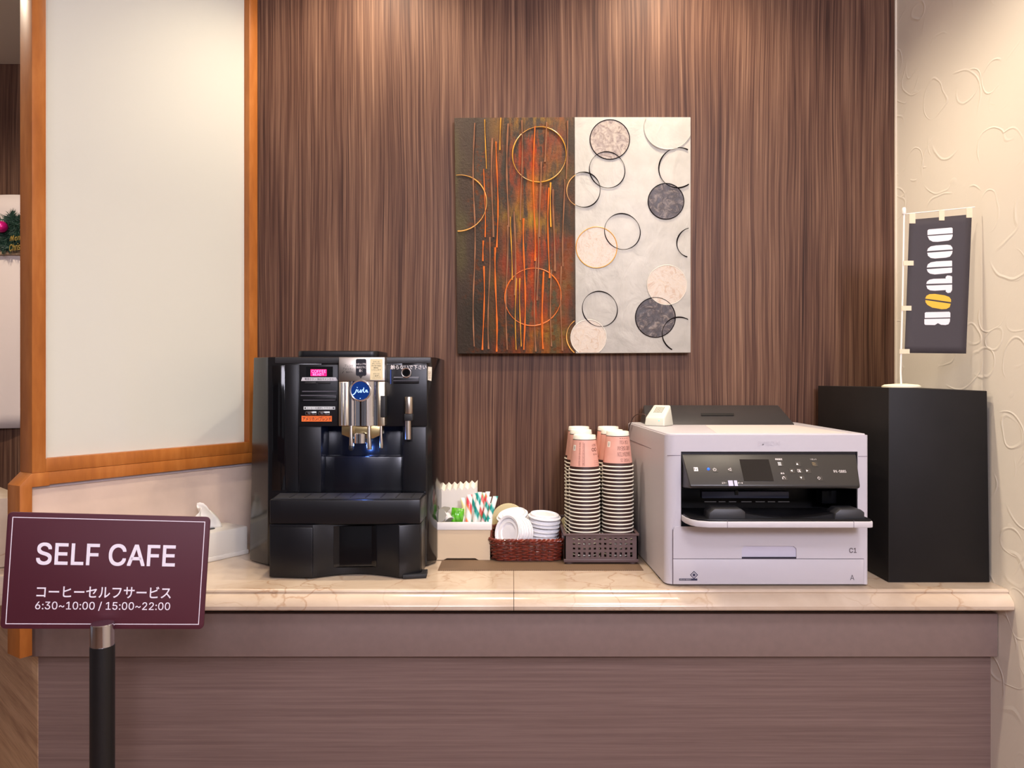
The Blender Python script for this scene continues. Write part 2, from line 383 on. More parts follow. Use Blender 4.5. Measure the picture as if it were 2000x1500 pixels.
mb = MB(); c = at(3, 443, 2.865); mb.lathe([(.0001, -.022), (.012, -.0185), (.02, -.009), (.022, 0), (.02, .009), (.012, .0185), (.0001, .022)], 20, c)
bau = mb.build('bauble', mat('magenta_glitter', (208, 18, 120), .3, metal=.3, bump=.5, bscale=300), None, loc=c)
tag(bau, 'magenta bauble hung on the dark green garland at far left', 'bauble')
gs = thing('greeting_sign', 'gold cut-out greeting lettering hung under the fir garland', 'sign', at(35, 468, 2.86))
GOLD = mat('gold_foil', (206, 176, 98), .3, metal=.6)
def gtext(body, x0, y0, x1, y1, sl):
    A = at(x0, y1+sl, 2.86); B = at(x1, y1, 2.86)-A; C = at(x0, y0+sl, 2.86)-A
    o = text('lettering', body, gs, GOLD, lambda u, v: A+B*u+C*v, bold=.03, shear=.2)
    md = o.modifiers.new('t', 'SOLIDIFY'); md.thickness = .004
gtext('Merry', 20, 457, 46.5, 470, 4); gtext('Christmas', 18, 471, 60, 485, 6)
mb = MB(); mb.box(X_(-60, 2.9), X_(46.4, 2.9), 2.90, 2.925, Z_(497, 2.9), Z_(490, 2.9))
tag(mb.build('wooden_rod', mat('light_wood', (170, 140, 110), .6), None, loc=at(0, 493, 2.9)), 'pale wooden rod across the white hanging under the garland', 'rod')

# ------------------------------------------------------------------ painting
YP = 2.055
pic = thing('abstract_painting', 'square abstract canvas, left half brown and orange, right half white with rings', 'painting', at(1118, 459, YP))
def cp(cx, cy, Y=YP): return at(870+cx/3, 210+cy/3, Y)      # canvas crop coordinates
def paint_dark():
    m = mat('dark_brown_orange_paint', (70, 56, 48), .6, spec=.15); g = G(m)
    v = g.coord((1, 1, .22)); v2 = g.coord()
    base = g.ramp(g.noise(g.coord((1, 1, .4)), 8, 3), [(.35, (54, 48, 40)), (.55, (68, 56, 47)), (.7, (82, 74, 50))])
    st = g.math('MULTIPLY', g.noise(v, 26, 5, .7), 1.0)
    # broad glow of pigment around the middle of the canvas
    sep = g.n('ShaderNodeSeparateXYZ'); g.l(v2, sep.inputs[0])
    cx = g.math('ABSOLUTE', g.math('SUBTRACT', sep.outputs[0], X_(1040, YP)-X_(1118, YP)))
    band = g.math('SUBTRACT', 1, g.math('DIVIDE', cx, .135), True)
    k = g.math('MULTIPLY', g.ramp(st, [(.43, BW(0)), (.60, BW(.95))]), band)
    hue = g.noise(g.coord((.6, 1, 1)), 9, 2)
    pig = g.ramp(hue, [(.35, (158, 118, 34)), (.5, (154, 78, 28)), (.6, (172, 62, 14)), (.72, (128, 44, 20))])
    red = g.math('MULTIPLY', g.ramp(g.noise(v2, 60, 3, .7), [(.5, BW(0)), (.62, BW(1))]), g.ramp(g.noise(g.coord((1, 1, .5)), 11, 2), [(.5, BW(0)), (.6, BW(.8))]))
    c = g.mix(k, base, pig); c = g.mix(red, c, lin((104, 54, 22))); g.color(c)
    g.bump(g.noise(v2, 130, 4, .7), .8, .003); return m
def paint_white(name='white_impasto_paint', rgb=(190, 186, 176)):
    m = mat(name, rgb, .5); g = G(m)
    f = g.noise(g.coord((1.5, 1, 1), (0, .7, 0)), 12, 4, .55, .5); g.bump(f, .7, .006)
    g.color(g.ramp(g.noise(g.coord(), 22, 3), [(.3, tuple(max(0, c-14) for c in rgb)), (.7, rgb)])); return m
def side(pts): return [(cp(x, y).x, cp(x, y).z) for x, y in pts]
MB().prism(side([(52, 60), (756, 56), (762, 1440), (72, 1442)]), YP, WB-.001, 'y').build('canvas', paint_dark(), pic, bevel=.0012)
MB().prism(side([(757, 56), (1437, 56), (1437, 1436), (763, 1440)]), YP, WB-.001, 'y').build('canvas', paint_white(), pic, bevel=.0012)
RINGD = mat('black_brown_paint', (20, 14, 14), .8, spec=.05); RINGO = mat('ochre_paint', (204, 144, 50), .35, var=.2, vscale=30); RINGR = mat('orange_paint', (212, 104, 34), .35, var=.2, vscale=30)
BROWN = mat('brown_paint', (140, 96, 68), .35, var=.25, vscale=20); RINGW = paint_white('white_relief_paint', (204, 197, 184))
YPF = YP-.0015
def ring(cx, cy, r, m, wd=4.5, a0=0, a1=360, ry=None, wob=3):
    pts = []; rr = []; n = 56; full = a1-a0 >= 360
    ph = random.uniform(0, 6)
    for k in range(n if full else n+1):
        a = math.radians(a0+(a1-a0)*k/n); q = r+wob*math.sin(2*a+ph)
        pts.append(cp(cx+q*math.cos(a), cy-(ry/r if ry else 1)*q*math.sin(a), YPF)); rr.append(wd*(.8+.35*math.sin(a*3+ph))*.00032)
    return MB().tube(pts, rr, 6, full).build('ring', m, pic)
for a in ((550, 275, 160, RINGO, 5), (513, 1110, 167, RINGR, 5)): ring(*a)
ring(80, 560, 163, RINGO, 5, -93, 96)
ring(810, 481, 100, RINGO, 4, 118, 242); ring(810, 481, 100, RINGD, 4, -118, 118)
for a in ((948, 365, 105), (1037, 726, 105), (905, 1180, 103)): ring(*a, RINGD, 4)
ring(1365, 352, 116, RINGD, 5, 62, 302); ring(1440, 790, 85, RINGD, 5, 100, 255); ring(1375, 1330, 103, RINGD, 5, 62, 242)
ring(1305, 110, 138, RINGW, 6, 160, 338)
ring(825, 1348, 116, RINGO, 5, 125, 232)
def disc(cx, cy, r, m, rim, a0=0, a1=360, dep=.0012):
    n = 40; full = a1-a0 >= 360; mb = MB(); c = cp(cx, cy, YP)
    arc = [cp(cx+r*math.cos(math.radians(a0+(a1-a0)*k/n)), cy-r*math.sin(math.radians(a0+(a1-a0)*k/n)), YP) for k in range(n if full else n+1)]
    mb.prism([(p.x, p.z) for p in arc], YP-dep, YP+.001, 'y')
    o = mb.build('disc', m, pic)
    mb = MB().tube([Vector((p.x, YP-.001, p.z)) for p in arc], .0013, 6, full); mb.build('rim', rim, o)
def swirl(name, c0, c1, c2, sc=30):
    m = mat(name, c1, .4); g = G(m); f = g.noise(g.coord((1, 1, 1), (0, .6, 0)), sc, 5, .7, 2.0)
    g.color(g.ramp(f, [(.38, c0), (.5, c1), (.64, c2)])); g.bump(f, .5, .002); return m
DK = swirl('dark_swirl', (40, 29, 22), (56, 42, 34), (116, 102, 90), 40); GY = swirl('grey_swirl', (190, 174, 154), (166, 150, 134), (126, 108, 96), 45); CM = swirl('cream_swirl', (188, 170, 148), (190, 178, 162), (178, 154, 130))
disc(963, 188, 116, GY, RINGD); disc(1292, 550, 105, DK, RINGD); disc(885, 820, 120, CM, RINGO)
disc(1297, 1040, 116, CM, RINGW, dep=.0018); disc(1230, 1230, 117, DK, RINGD, dep=.0006); disc(838, 1348, 104, CM, RINGW, -58, 238-0)
for x, ya, yb, m, ww in ((168, 90, 1400, BROWN, 4), (236, 70, 360, RINGO, 3), (228, 360, 760, RINGR, 3), (225, 780, 900, RINGR, 4), (222, 930, 1420, RINGR, 4), (275, 180, 760, BROWN, 5), (255, 760, 1415, BROWN, 4),
        (325, 60, 250, RINGO, 3), (302, 200, 820, RINGR, 4), (296, 820, 1430, RINGR, 5), (365, 95, 700, BROWN, 5), (360, 690, 1420, BROWN, 4), (405, 610, 1100, BROWN, 5), (385, 640, 1010, RINGO, 3), (415, 1000, 1420, RINGO, 3),
        (445, 75, 660, BROWN, 4), (462, 650, 1420, RINGR, 5), (520, 110, 900, RINGR, 4), (527, 880, 1430, BROWN, 4), (588, 85, 320, BROWN, 5), (555, 320, 760, BROWN, 5), (540, 740, 1130, BROWN, 4),
        (620, 440, 700, RINGO, 4), (606, 470, 1000, RINGR, 4), (572, 960, 1415, RINGR, 6), (635, 480, 960, BROWN, 5), (620, 950, 1400, BROWN, 4), (710, 78, 420, BROWN, 4), (692, 420, 930, BROWN, 4), (680, 930, 1425, BROWN, 4), (440, 1000, 1400, RINGO, 3)):
    n = max(6, int((yb-ya)/45)); ph = random.uniform(0, 6); pts = []; rr = []
    for k in range(n+1):
        t = k/n; pts.append(cp(x+6*math.sin(ph+t*(yb-ya)/130), ya+(yb-ya)*t, YPF)); rr.append(ww*.00048*(.85+.3*math.sin(ph*2+k*1.3)+(.35 if k == n else 0)+(.3 if k == 0 else 0)))
    MB().tube(pts, rr, 6).build('paint_drip', m, pic)

# ------------------------------------------------------------------ coffee machine
def c_(z): return CT+z
cof = thing('coffee_machine', 'black automatic coffee machine with chrome spout tower and round blue badge', 'coffee machine', (-.4, 1.9, CT))
YF = 1.80
mb = MB()
TOPZ = Z_(697, YF)
Lp = [(-.634, 1.855), (-.572, YF), (X_(628, YF), YF), (X_(628, YF), 2.06), (-.634, 2.06)]
def taper(poly, z0, z1, dx):      # left edge leans in towards the top
    n = len(poly); lo = [(x, y, z0) for x, y in poly]; hi = [(x+(dx if x < -.6 else 0), y, z1) for x, y in poly]
    return lo+hi, [tuple(range(n)), tuple(range(2*n-1, n-1, -1))]+[(i, i+n, (i+1) % n+n, (i+1) % n) for i in range(n)]
mb.add(*taper(Lp, CT+.004, TOPZ, .010))
mb.prism([(X_(786, YF), YF), (X_(834, YF), YF), (-.181, 1.835), (-.181, 2.06), (X_(786, YF), 2.06)], CT+.004, TOPZ, 'z')
mb.box(X_(628, YF)-.001, X_(786, YF)+.001, YF, 2.06, Z_(833, YF), TOPZ)
mb.box(X_(628, YF)-.001, X_(786, YF)+.001, 1.865, 2.06, CT+.004, Z_(833, YF)+.001)
mb.box(X_(628, YF)-.001, X_(786, YF)+.001, 1.835, 1.87, CT+.004, Z_(891, 1.835))
mb.build('housing', mat('black_polished_plastic', (22, 22, 24), .16), cof, bevel=.003, weld=False)
lid = MB(); lid.prism(rrect(X_(594, 1.95), X_(748, 1.95), 1.88, 2.04, .02), TOPZ-.001, Z_(687, 1.95), 'z'); lid.build('bean_lid', BLK, cof, bevel=.003)
MB().box(-.555, -.19, YF-.003, YF+.004, Z_(710, YF), TOPZ-.001).build('top_band', BLKT, cof, bevel=.002)
frect(MB(), 531, 713, 556, 958, YF-.0015, .004).build('water_tank', BLKG, cof, bevel=.001)
frect(MB(), 558, 712, 582, 960, YF-.003, .005).build('side_strip', BLK, cof, bevel=.001)
cpan = frect(MB(), 584, 712, 660.5, 832, YF-.004, .006).build('control_panel', BLK, cof, bevel=.0012)
frect(MB(), 584, 834, 627, 962, YF-.003, .005).build('lower_panel', BLK, cof, bevel=.0012)
frect(MB(), 753, 712, 834, 832, YF-.004, .006).build('control_panel', BLK, cof, bevel=.0012)
frect(MB(), 788, 834, 832, 960, YF-.003, .005).build('lower_panel', BLK, cof, bevel=.0012)
YD = YF-.005
PINK = mat('pink_led', (255, 120, 190), .5, emit=(255, 150, 200), estr=1.3)
PINKB = mat('pink_backlight', (200, 0, 90), .5, emit=(235, 0, 110), estr=.9)
disp = frect(MB(), 598, 716, 650, 736, YD, .002).build('display', BLKG, cof)
frect(MB(), 606.5, 721.3, 638, 734.6, YD-.0002, .0004, .001).build('backlight', PINKB, disp)
ftext('lettering', 'COFFEE', disp, PINK, 608.5, 722.5, 636.5, 728.0, YD-.0004, bold=.03)
ftext('lettering', 'READY', disp, PINK, 611, 728.8, 633, 733.6, YD-.0004, bold=.03)
st = slab(MB(), [(590.5, 737), (656, 737), (660, 744), (588, 744)], YD-.0006, .0016).build('label_strip', mat('grey_label', (205, 203, 206), .5), cof)
ftext('lettering', '電源ボタン 抽出キャンセル', st, INK, 595, 738.2, 652, 742.6, YD-.001)
for a, b in ((595, 617), (621, 645)): frect(MB(), a, 745.5, b, 749.5, YD-.001, .003).build('button', BLKR, cof, bevel=.0006)
fl = frect(MB(), 587.5, 772.5, 657, 783, YD-.003, .006).build('card_slot', BLK, cof, bevel=.001)
EDGE = mat('dark_grey_edge', (92, 90, 98), .4)
frect(MB(), 590, 763.5, 657, 765.3, YD-.0015, .003).build('trim_line', EDGE, fl)
frect(MB(), 587, 771.5, 656, 773.2, YD-.0045, .003).build('trim_line', EDGE, fl)
frect(MB(), 592, 781, 655, 782.2, YD-.0045, .003).build('trim_line', EDGE, fl)
st = frect(MB(), 593, 794, 654.5, 800, YD-.0006, .0016).build('label_strip', mat('pale_label', (214, 218, 216), .5), cof)
ftext('lettering', '●コーヒーを選択して下さい●', st, INK, 594.5, 795.1, 653, 799, YD-.001)
for a, b in ((596, 618), (621.5, 644)): frect(MB(), a, 803.5, b, 810.8, YD-.003, .005, .0025).build('button', CHROME, cof, bevel=.001)
st = frect(MB(), 589, 812.3, 648, 823.3, YD-.0006, .0016).build('label_strip', mat('orange_label', (244, 116, 44), .5), cof); st['label'] = 'orange name strip'
ftext('lettering', 'アメリカン/ブレンド', st, INK, 591, 814, 646.5, 821.5, YD-.001, bold=.01)
# right-hand controls
ftext('lettering', '触らないで下さい', cof, WHTD, 763, 712.5, 833, 721.5, YD-.0006, bold=.01)
lab = slab(MB(), [(836, 716), (843.5, 717), (842.5, 744), (834.5, 742)], 1.803, .002).build('side_label', CRM, cof)
ftext('lettering', '使用上の注意', lab, mat('brown_print', (150, 110, 70), .6), 836.5, 724, 841.5, 740, 1.8025)
mb = MB(); c = at(793.5, 728, YD-.004)
mb.tube([c+Vector((.0105*math.cos(a), -.002, .0105*math.sin(a))) for a in [2*PI*k/28 for k in range(28)]], .0019, 8, True)
kn = mb.build('rotary_ring', CHROME, cof)
MB().lathe([(.0085, 0), (.0085, .008), (.007, .0095)], 24, c+Vector((0, .006, 0)), Matrix.Rotation(PI/2, 3, 'X')).build('rotary_knob', BLKG, cof)
dr = frect(MB(), 768, 737, 818, 749, YD-.003, .006).build('drawer_front', BLK, cof, bevel=.001)
frect(MB(), 769, 736, 818, 737.6, YD-.004, .004).build('trim_line', mat('mid_grey_edge', (150, 148, 150), .35, metal=.5), dr)
frect(MB(), 768, 743, 818, 744.2, YD-.004, .003).build('trim_line', EDGE, dr)
frect(MB(), 762, 722, 764, 750, YD-.001, .003).build('side_light', mat('blue_lit_edge', (30, 60, 130), .4), cof)
pp = MB(); YS = YD-.012
a0 = at(798.5, 775, YS); a1 = at(798.5, 808, YS); a2 = at(797, 820, YS); a3 = at(797, 858, YS)
pp.tube([a0, a1], .0098, 18); sp = pp.build('steam_pipe', STEEL, cof, bevel=.0008)
MB().tube([a2, a3], .0074, 18).build('nozzle', STEEL, sp)
MB().box(a1.x-.010, a1.x+.010, YS-.009, YS+.014, a2.z-.002, a1.z).build('clip', BLKR, sp, bevel=.002)
# chrome tower
YT = 1.765
tow = frect(MB(), 661.5, 745, 680, 832, YT+.006, .05, .002).build('spout_tower', PALESTEEL, cof, bevel=.0012)
frect(MB(), 737, 745, 751.5, 832, YT+.006, .05, .002).build('side_plate', PALESTEEL, tow, bevel=.0012)
plate = frect(MB(), 661.5, 697.5, 751.5, 744.5, YT, .055, .0015).build('top_plate', STEEL, cof, bevel=.001)
zb, zt = Z_(832, YT), Z_(745, YT)
mb = MB()
for px, rr, yy in ((708.5, .0335, 1.800), (683, .011, 1.783), (735, .010, 1.784)):
    mb.lathe([(rr, zb), (rr, zt)], 40, (X_(px, YT), yy, 0))
mb.build('chrome_column', CHROME, tow)
for px in (668, 674): MB().tube([at(px, 747, YT+.006), at(px, 831, YT+.006)], .0028, 10).build('chrome_rib', CHROME, tow)
frect(MB(), 743, 773, 752.3, 815, YT+.002, .03).build('side_grip', BLKR, tow, bevel=.001)
# badge
bc = at(704, 763, YT-.003); RX = Matrix.Rotation(PI/2, 3, 'X')
bd = MB().lathe([(.0222, 0), (.0222, .010), (.0212, .0108)], 40, bc+Vector((0, .010, 0)), RX).build('badge', mat('deep_blue_badge', (8, 44, 104), .2, emit=(4, 40, 110), estr=.35), cof)
MB().tube([bc+Vector((.0228*math.cos(2*PI*k/40), 0, .0228*math.sin(2*PI*k/40))) for k in range(40)], .0022, 8, True).build('badge_ring', CHROME, bd)
LOGO = mat('pale_blue_lit_lettering', (190, 220, 255), .4, emit=(150, 200, 255), estr=.9)
yl = bc.y-.0016
def stroke(pts, w_=.0011):
    P = [at(x, y, yl) for x, y in pts]; return P, w_
mb = MB()
for pts, ww in (([(687.5, 771.5), (691, 769.5), (694, 766), (696, 760.5)], .0011), ([(697, 757.2), (697.6, 756.4)], .0012), ([(699, 761), (698.2, 765), (700, 766.5), (702.5, 765), (704, 761), (703.5, 766), (705, 766.5)], .0010),
                ([(706, 766.5), (707, 761.5), (709, 761.8), (711, 759)], .0010), ([(711, 757), (710, 765), (712, 766.5), (713.5, 765.5)], .0010), ([(718, 762), (715.5, 762), (714.8, 765.5), (717, 766), (718.2, 762), (717.8, 765.5), (720, 765.8)], .0010)):
    P = [at(704+(x-704)*.93, y, yl) for x, y in pts]; mb.tube(P, ww, 6)
mb.build('logo_script', LOGO, bd)
MB().tube([at(703.5, 777.5, yl), at(703.5, 778.6, yl)], .0012, 8).build('logo_dot', LOGO, bd)
# printing on the plate
yq = YT-.0005
ftext('lettering', 'ブレンド', plate, INK, 673, 711.5, 690, 716.5, yq, shear=.1); ftext('lettering', 'アメリカン', plate, INK, 669.5, 718, 690.5, 723, yq)
ftext('lettering', '抽出ボタン', plate, INK, 676, 725, 690, 728.5, yq, bold=.01)
slab(MB(), [(668, 729), (671, 724.5), (671.6, 725.2), (669, 729)], yq, .0004).build('arrow_mark', INK, plate)
bub = frect(MB(), 695, 701, 715.5, 734, YT-.0012, .0012, .004).build('notice_sign', mat('black_notice', (14, 14, 26), .4), plate)
slab(MB(), [(700.5, 733.6), (708.5, 733.6), (704.6, 739.5)], YT-.0012, .0012).build('pointer', INK, bub)
ftext('lettering', '※カップを', bub, WHTD, 696, 709, 714.8, 713, YT-.0016, bold=.01); ftext('lettering', '抽出口下に', bub, WHTD, 696, 715, 714.8, 719.5, YT-.0016, bold=.01); ftext('lettering', '置く', bub, WHTD, 701.2, 721.5, 708, 726.5, YT-.0016, bold=.01)
sti = frect(MB(), 723, 701, 747.5, 742, YT-.0008, .0008).build('instruction_sticker', mat('pale_yellow_sticker', (232, 216, 170), .55), plate)
for k, (s_, a, b) in enumerate((('ボタンを', 729, 741), ('押してから', 727, 743), ('約十秒で抽出', 726, 744), ('開始', 730, 739), ('いたします', 726, 744), ('ボタンは', 729, 741), ('二度押し', 728, 743), ('しないで下さい', 727, 744))):
    y = 705+k*4.0+(3.8 if k > 4 else 0); ftext('lettering', s_, sti, INK, a, y, b, y+2.7, YT-.0011)
# spout below the tower
YB2 = YT+.012
spb = slab(MB(), [(667, 831), (745, 831), (745, 849), (728, 857), (688, 857), (667, 849)], YB2, .04).build('spout_block', mat('champagne_spout', (190, 168, 120), .3, metal=.9), cof, bevel=.002)
MB().lathe([(.0142, Z_(865, YB2)), (.0142, Z_(847, YB2)), (.012, Z_(845, YB2))], 24, (X_(704, YB2), YB2-.002, 0)).build('spout', CHROME, spb)
for px, yb, rr in ((686, 874, .0044), (721, 878, .0050), (744.5, 875, .0034)):
    MB().tube([at(px, 832, YB2-.004), at(px, 850, YB2-.006), at(px+.5, yb-8, YB2-.006), at(px+.5, yb, YB2-.006)], [rr*.9, rr*.9, rr*1.25, rr*1.1], 12).build('nozzle', STEEL, spb)
mb = MB(); mb.lathe([(.003, Z_(880, YB2)), (.0062, Z_(876, YB2)), (.0062, Z_(871, YB2)), (.004, Z_(868, YB2))], 8, (X_(687, YB2), YB2-.006, 0)); mb.build('nozzle_tip', BLKR, spb)
bl = bpy.data.lights.new('cup_light', 'POINT'); bo = bpy.data.objects.new('cup_light', bl); COL.objects.link(bo); bl.energy = .25; bl.color = (.1, .25, 1); bl.shadow_soft_size = .004; bo.location = (X_(704, 1.79), 1.80, Z_(872, 1.79)); bo.parent = None
# drip tray
YTf = 1.703
xa, xb, xc, xd = X_(526, YTf), X_(611, YTf-.012), X_(779, YTf-.010), X_(822, YTf)
arc = [(xb+(xc-xb)*k/14, 1.694+.034*math.sin(PI*k/14)) for k in range(15)]
tr = MB(); tr.prism([(xa, YTf), (xb, 1.694)]+arc[1:-1]+[(xc, 1.694), (xd, 1.715), (xd, 1.798), (xa, 1.798)], CT+.003, Z_(1024, YTf), 'z')
tr = tr.build('drip_tray', BLK, cof, bevel=.0015)
# upper band, its front bowing a little
bow = [(X_(527, YTf)+(X_(821, YTf)-X_(527, YTf))*k/12, YTf-.006*math.sin(PI*k/12)) for k in range(13)]
MB().prism(bow+[(X_(821, YTf)+.004, 1.797), (X_(545, 1.797), 1.797)], Z_(1023, YTf), Z_(976, YTf), 'z').build('tray_front', BLK, tr, bevel=.0025)
gz = Z_(976, YTf)
MB().prism([(X_(532, YTf), 1.712), (X_(818, YTf), 1.712), (X_(819, YTf), 1.794), (X_(548, 1.797), 1.794)], gz, gz+.0015, 'z').build('drip_grate', BLKT, tr)
for k in range(9):
    x = -.50+k*.034; MB().box(x, x+.003, 1.722, 1.788, gz+.0012, gz+.0026).build('grate_bar', BLKR, tr)
MB().prism([(xa+.002, YTf-.004), (xb-.0, 1.690), (xb, 1.700), (xa+.002, 1.72)], CT+.003, Z_(1028, YTf), 'z').build('tray_block', BLK, tr, bevel=.003)
MB().prism([(xc, 1.690), (xd-.001, 1.709), (xd-.001, 1.73), (xc, 1.71)], CT+.003, Z_(1024, YTf), 'z').build('tray_block', BLK, tr, bevel=.003)
win = [(x, y-.0015) for x, y in arc if X_(648, 1.72) <= x <= X_(747, 1.72)]
MB().prism(win+[(win[-1][0], win[-1][1]+.004), (win[0][0], win[0][1]+.004)], Z_(1107, 1.72), Z_(1027, 1.72), 'z').build('tray_window', BLKG, tr)
ft = MB(); ft.prism([(X_(786, 1.69), 1.690), (X_(833, 1.70), 1.70), (X_(833, 1.70)-.002, 1.745), (X_(790, 1.70), 1.73)], CT+.0005, CT+.010, 'z'); ft.build('foot', BLKR, cof, bevel=.002)
for x, y in ((-.60, 1.90), (-.60, 2.03), (-.22, 1.90), (-.22, 2.03)): MB().lathe([(.012, CT), (.012, CT+.006)], 16, (x, y, 0)).build('foot', BLKR, cof)

# ------------------------------------------------------------------ tissue box
tb = thing('tissue_box', 'low white tissue box with a pulled tissue left of the coffee machine', 'tissue box', Vector((-.7755, 1.862, CT)), (0, 0, math.atan2(.829, .559)))
TL = .25; TW = .0935; TZ = CT-CT+.0705
TBX = mat('grey_white_plastic', (216, 211, 200), .45)
MB().box(-TL/2, TL/2, -TW/2, TW/2, .006, TZ).build('box', TBX, tb, bevel=.004, local=True)
MB().box(-TL/2-.002, TL/2+.002, -TW/2-.002, TW/2+.002, 0, .012).build('base', TBX, tb, bevel=.003, local=True)
MB().prism(rrect(-.06, .06, -.014, .014, .013), TZ-.002, TZ+.0006, 'z').build('slot', DARKGREY, tb, local=True)
mb = MB(); vv = []; nu, nv = 14, 8
for j in range(nv+1):
    v = j/nv
    for i in range(nu+1):
        u = i/nu-.5; wd = .092*(1-.62*v)
        vv.append((u*wd-.006*v+.036, .010*math.sin(u*9+v*2)*(.4+v)+.012*v*(1-2*abs(u)), TZ-.002+.066*v*(1-.28*abs(u)*2*v)+.006*math.sin(u*13)*v))
mb.add(vv, [(j*(nu+1)+i, j*(nu+1)+i+1, (j+1)*(nu+1)+i+1, (j+1)*(nu+1)+i) for j in range(nv) for i in range(nu)])
ts = mb.build('tissue', mat('tissue_paper', (238, 234, 224), .8), tb, local=True); md = ts.modifiers.new('t', 'SOLIDIFY'); md.thickness = .0012

# ------------------------------------------------------------------ placemat
pm = [(X_(855, 1.767), 1.767), (X_(1257, 1.767), 1.767), (.302, 1.90), (.300, 2.05), (X_(868, 1.87)-.003, 2.05)]
MATM = mat('brown_woven_vinyl', (122, 98, 74), .6); g = G(MATM)
wv = g.n('ShaderNodeTexChecker'); wv.inputs['Scale'].default_value = 420; g.l(g.coord(), wv.inputs[0]); wv.inputs[1].default_value = lin((136, 110, 84)); wv.inputs[2].default_value = lin((98, 76, 56)); g.color(g.mix(g.math('MULTIPLY', g.noise(g.coord((1, 9, 1)), 60, 3), .5), wv.outputs[0], lin((84, 62, 44))))
tag(MB().prism(pm, CT, CT+.0016, 'z').build('placemat', MATM, None, loc=(.06, 1.9, CT)), 'dark brown woven placemat lying flat under baskets on marble counter', 'placemat')
MZ = CT+.0016

# ------------------------------------------------------------------ stationery box with sticks
x0, x1 = X_(847, 1.866), X_(957, 1.866); y0, y1 = 1.866, 2.02
bx = thing('stationery_box', 'small white rimmed beige plastic box holding stick packs and creamers', 'container', ((x0+x1)/2, 1.94, MZ))
BEI = mat('beige_plastic', (214, 192, 158), .5); WRM = mat('white_rim_plastic', (232, 228, 222), .4)
zr = Z_(1034, 1.866); zt = Z_(1020, 1.864); zbk = Z_(983, 2.02)
mb = MB()
t_ = .0025
mb.prism([(x0, MZ), (X_(866, 1.866), MZ), (X_(873, 1.866), MZ+.004), (X_(928, 1.866), MZ+.004), (X_(935, 1.866), MZ), (x1, MZ), (x1, zr), (x0, zr)], y0, y0+t_, 'y')
for a in (x0, x1-t_): mb.prism([(y0+t_, MZ), (y1-t_, MZ), (y1-t_, zbk-.012), (y0+t_, zr)], a, a+t_, 'x')
mb.box(x0, x1, y1-t_, y1, MZ, zbk-.012); mb.box(x0+t_, x1-t_, y0+t_, y1-t_, MZ+.005, MZ+.008)
mb.build('bin', BEI, bx, weld=False)
mb = MB(); e = .0045
mb.box(x0-e, x1+e, y0-.004, y0+t_+.001, zr-.001, zt); mb.box(x0-e, x1+e, y1-t_, y1+.003, zbk-.014, zbk)
for a, b in ((x0-e, x0+t_+.001), (x1-t_-.001, x1+e)): mb.prism([(y0+.001, zr-.001), (y1-t_, zbk-.014), (y1-t_, zbk), (y0+.001, zt)], a, b, 'x')
mb.build('rim', WRM, bx, bevel=.0015, weld=False)
dvx = X_(905, 1.88)
mb = MB(); mb.prism([(y0+t_, MZ+.008), (1.95, MZ+.008), (1.95, zt+.012), (y0+t_, zt)], dvx-.001, dvx+.001, 'x'); mb.build('divider', WRM, bx)
FZ = MZ+.008
# zig-zag topped packet block
zx0, zx1 = X_(862, 1.965), X_(931.5, 1.965); n = 6
mb = MB(); top = []
zl = Z_(954, 1.965); zrr = Z_(949, 1.965)
for k in range(2*n+1):
    t = k/(2*n); top.append((zx0+(zx1-zx0)*t, zl+(zrr-zl)*t+(0 if k % 2 else -.0) + (.0 if k % 2 == 0 else -.0075)))
mb.prism([(zx0, FZ)]+top+[(zx1, FZ)], 1.965, 2.012, 'y')
# raise the back so the ridges climb away
for v in mb.v:
    if v.z > FZ+.05 and v.y > 2.0: v.z += .009
tag(mb.build('napkin_pack', mat('ivory_paper', (236, 228, 214), .75), None, loc=((zx0+zx1)/2, 1.99, FZ)), 'ivory paper packet block with zigzag top edge at back of beige box', 'paper packet')
# stick packs
def stripe(name, ca, cb):
    m = mat(name, (236, 230, 224), .35, coat=.3); g = G(m)
    wv = g.n('ShaderNodeTexWave', wave_type='BANDS', bands_direction='DIAGONAL'); wv.inputs['Scale'].default_value = 11; wv.inputs['Distortion'].default_value = 1.2; wv.inputs['Detail'].default_value = 1
    g.l(g.coord((1, .2, .55)), wv.inputs['Vector'])
    g.color(g.ramp(wv.outputs['Fac'], [(.0, (240, 234, 226)), (.12, (236, 232, 224)), (.26, ca), (.45, cb), (.84, cb), (.96, (240, 236, 226))])); return m
SR = stripe('red_orange_stripes', (244, 150, 70), (232, 78, 86)); ST = stripe('teal_stripes', (170, 226, 214), (22, 150, 138)); SG = stripe('green_red_stripes', (120, 190, 110), (226, 90, 80)); SY = stripe('cream_stripes', (240, 228, 160), (226, 214, 150))
SP = stripe('pink_teal_stripes', (240, 160, 170), (40, 156, 140))
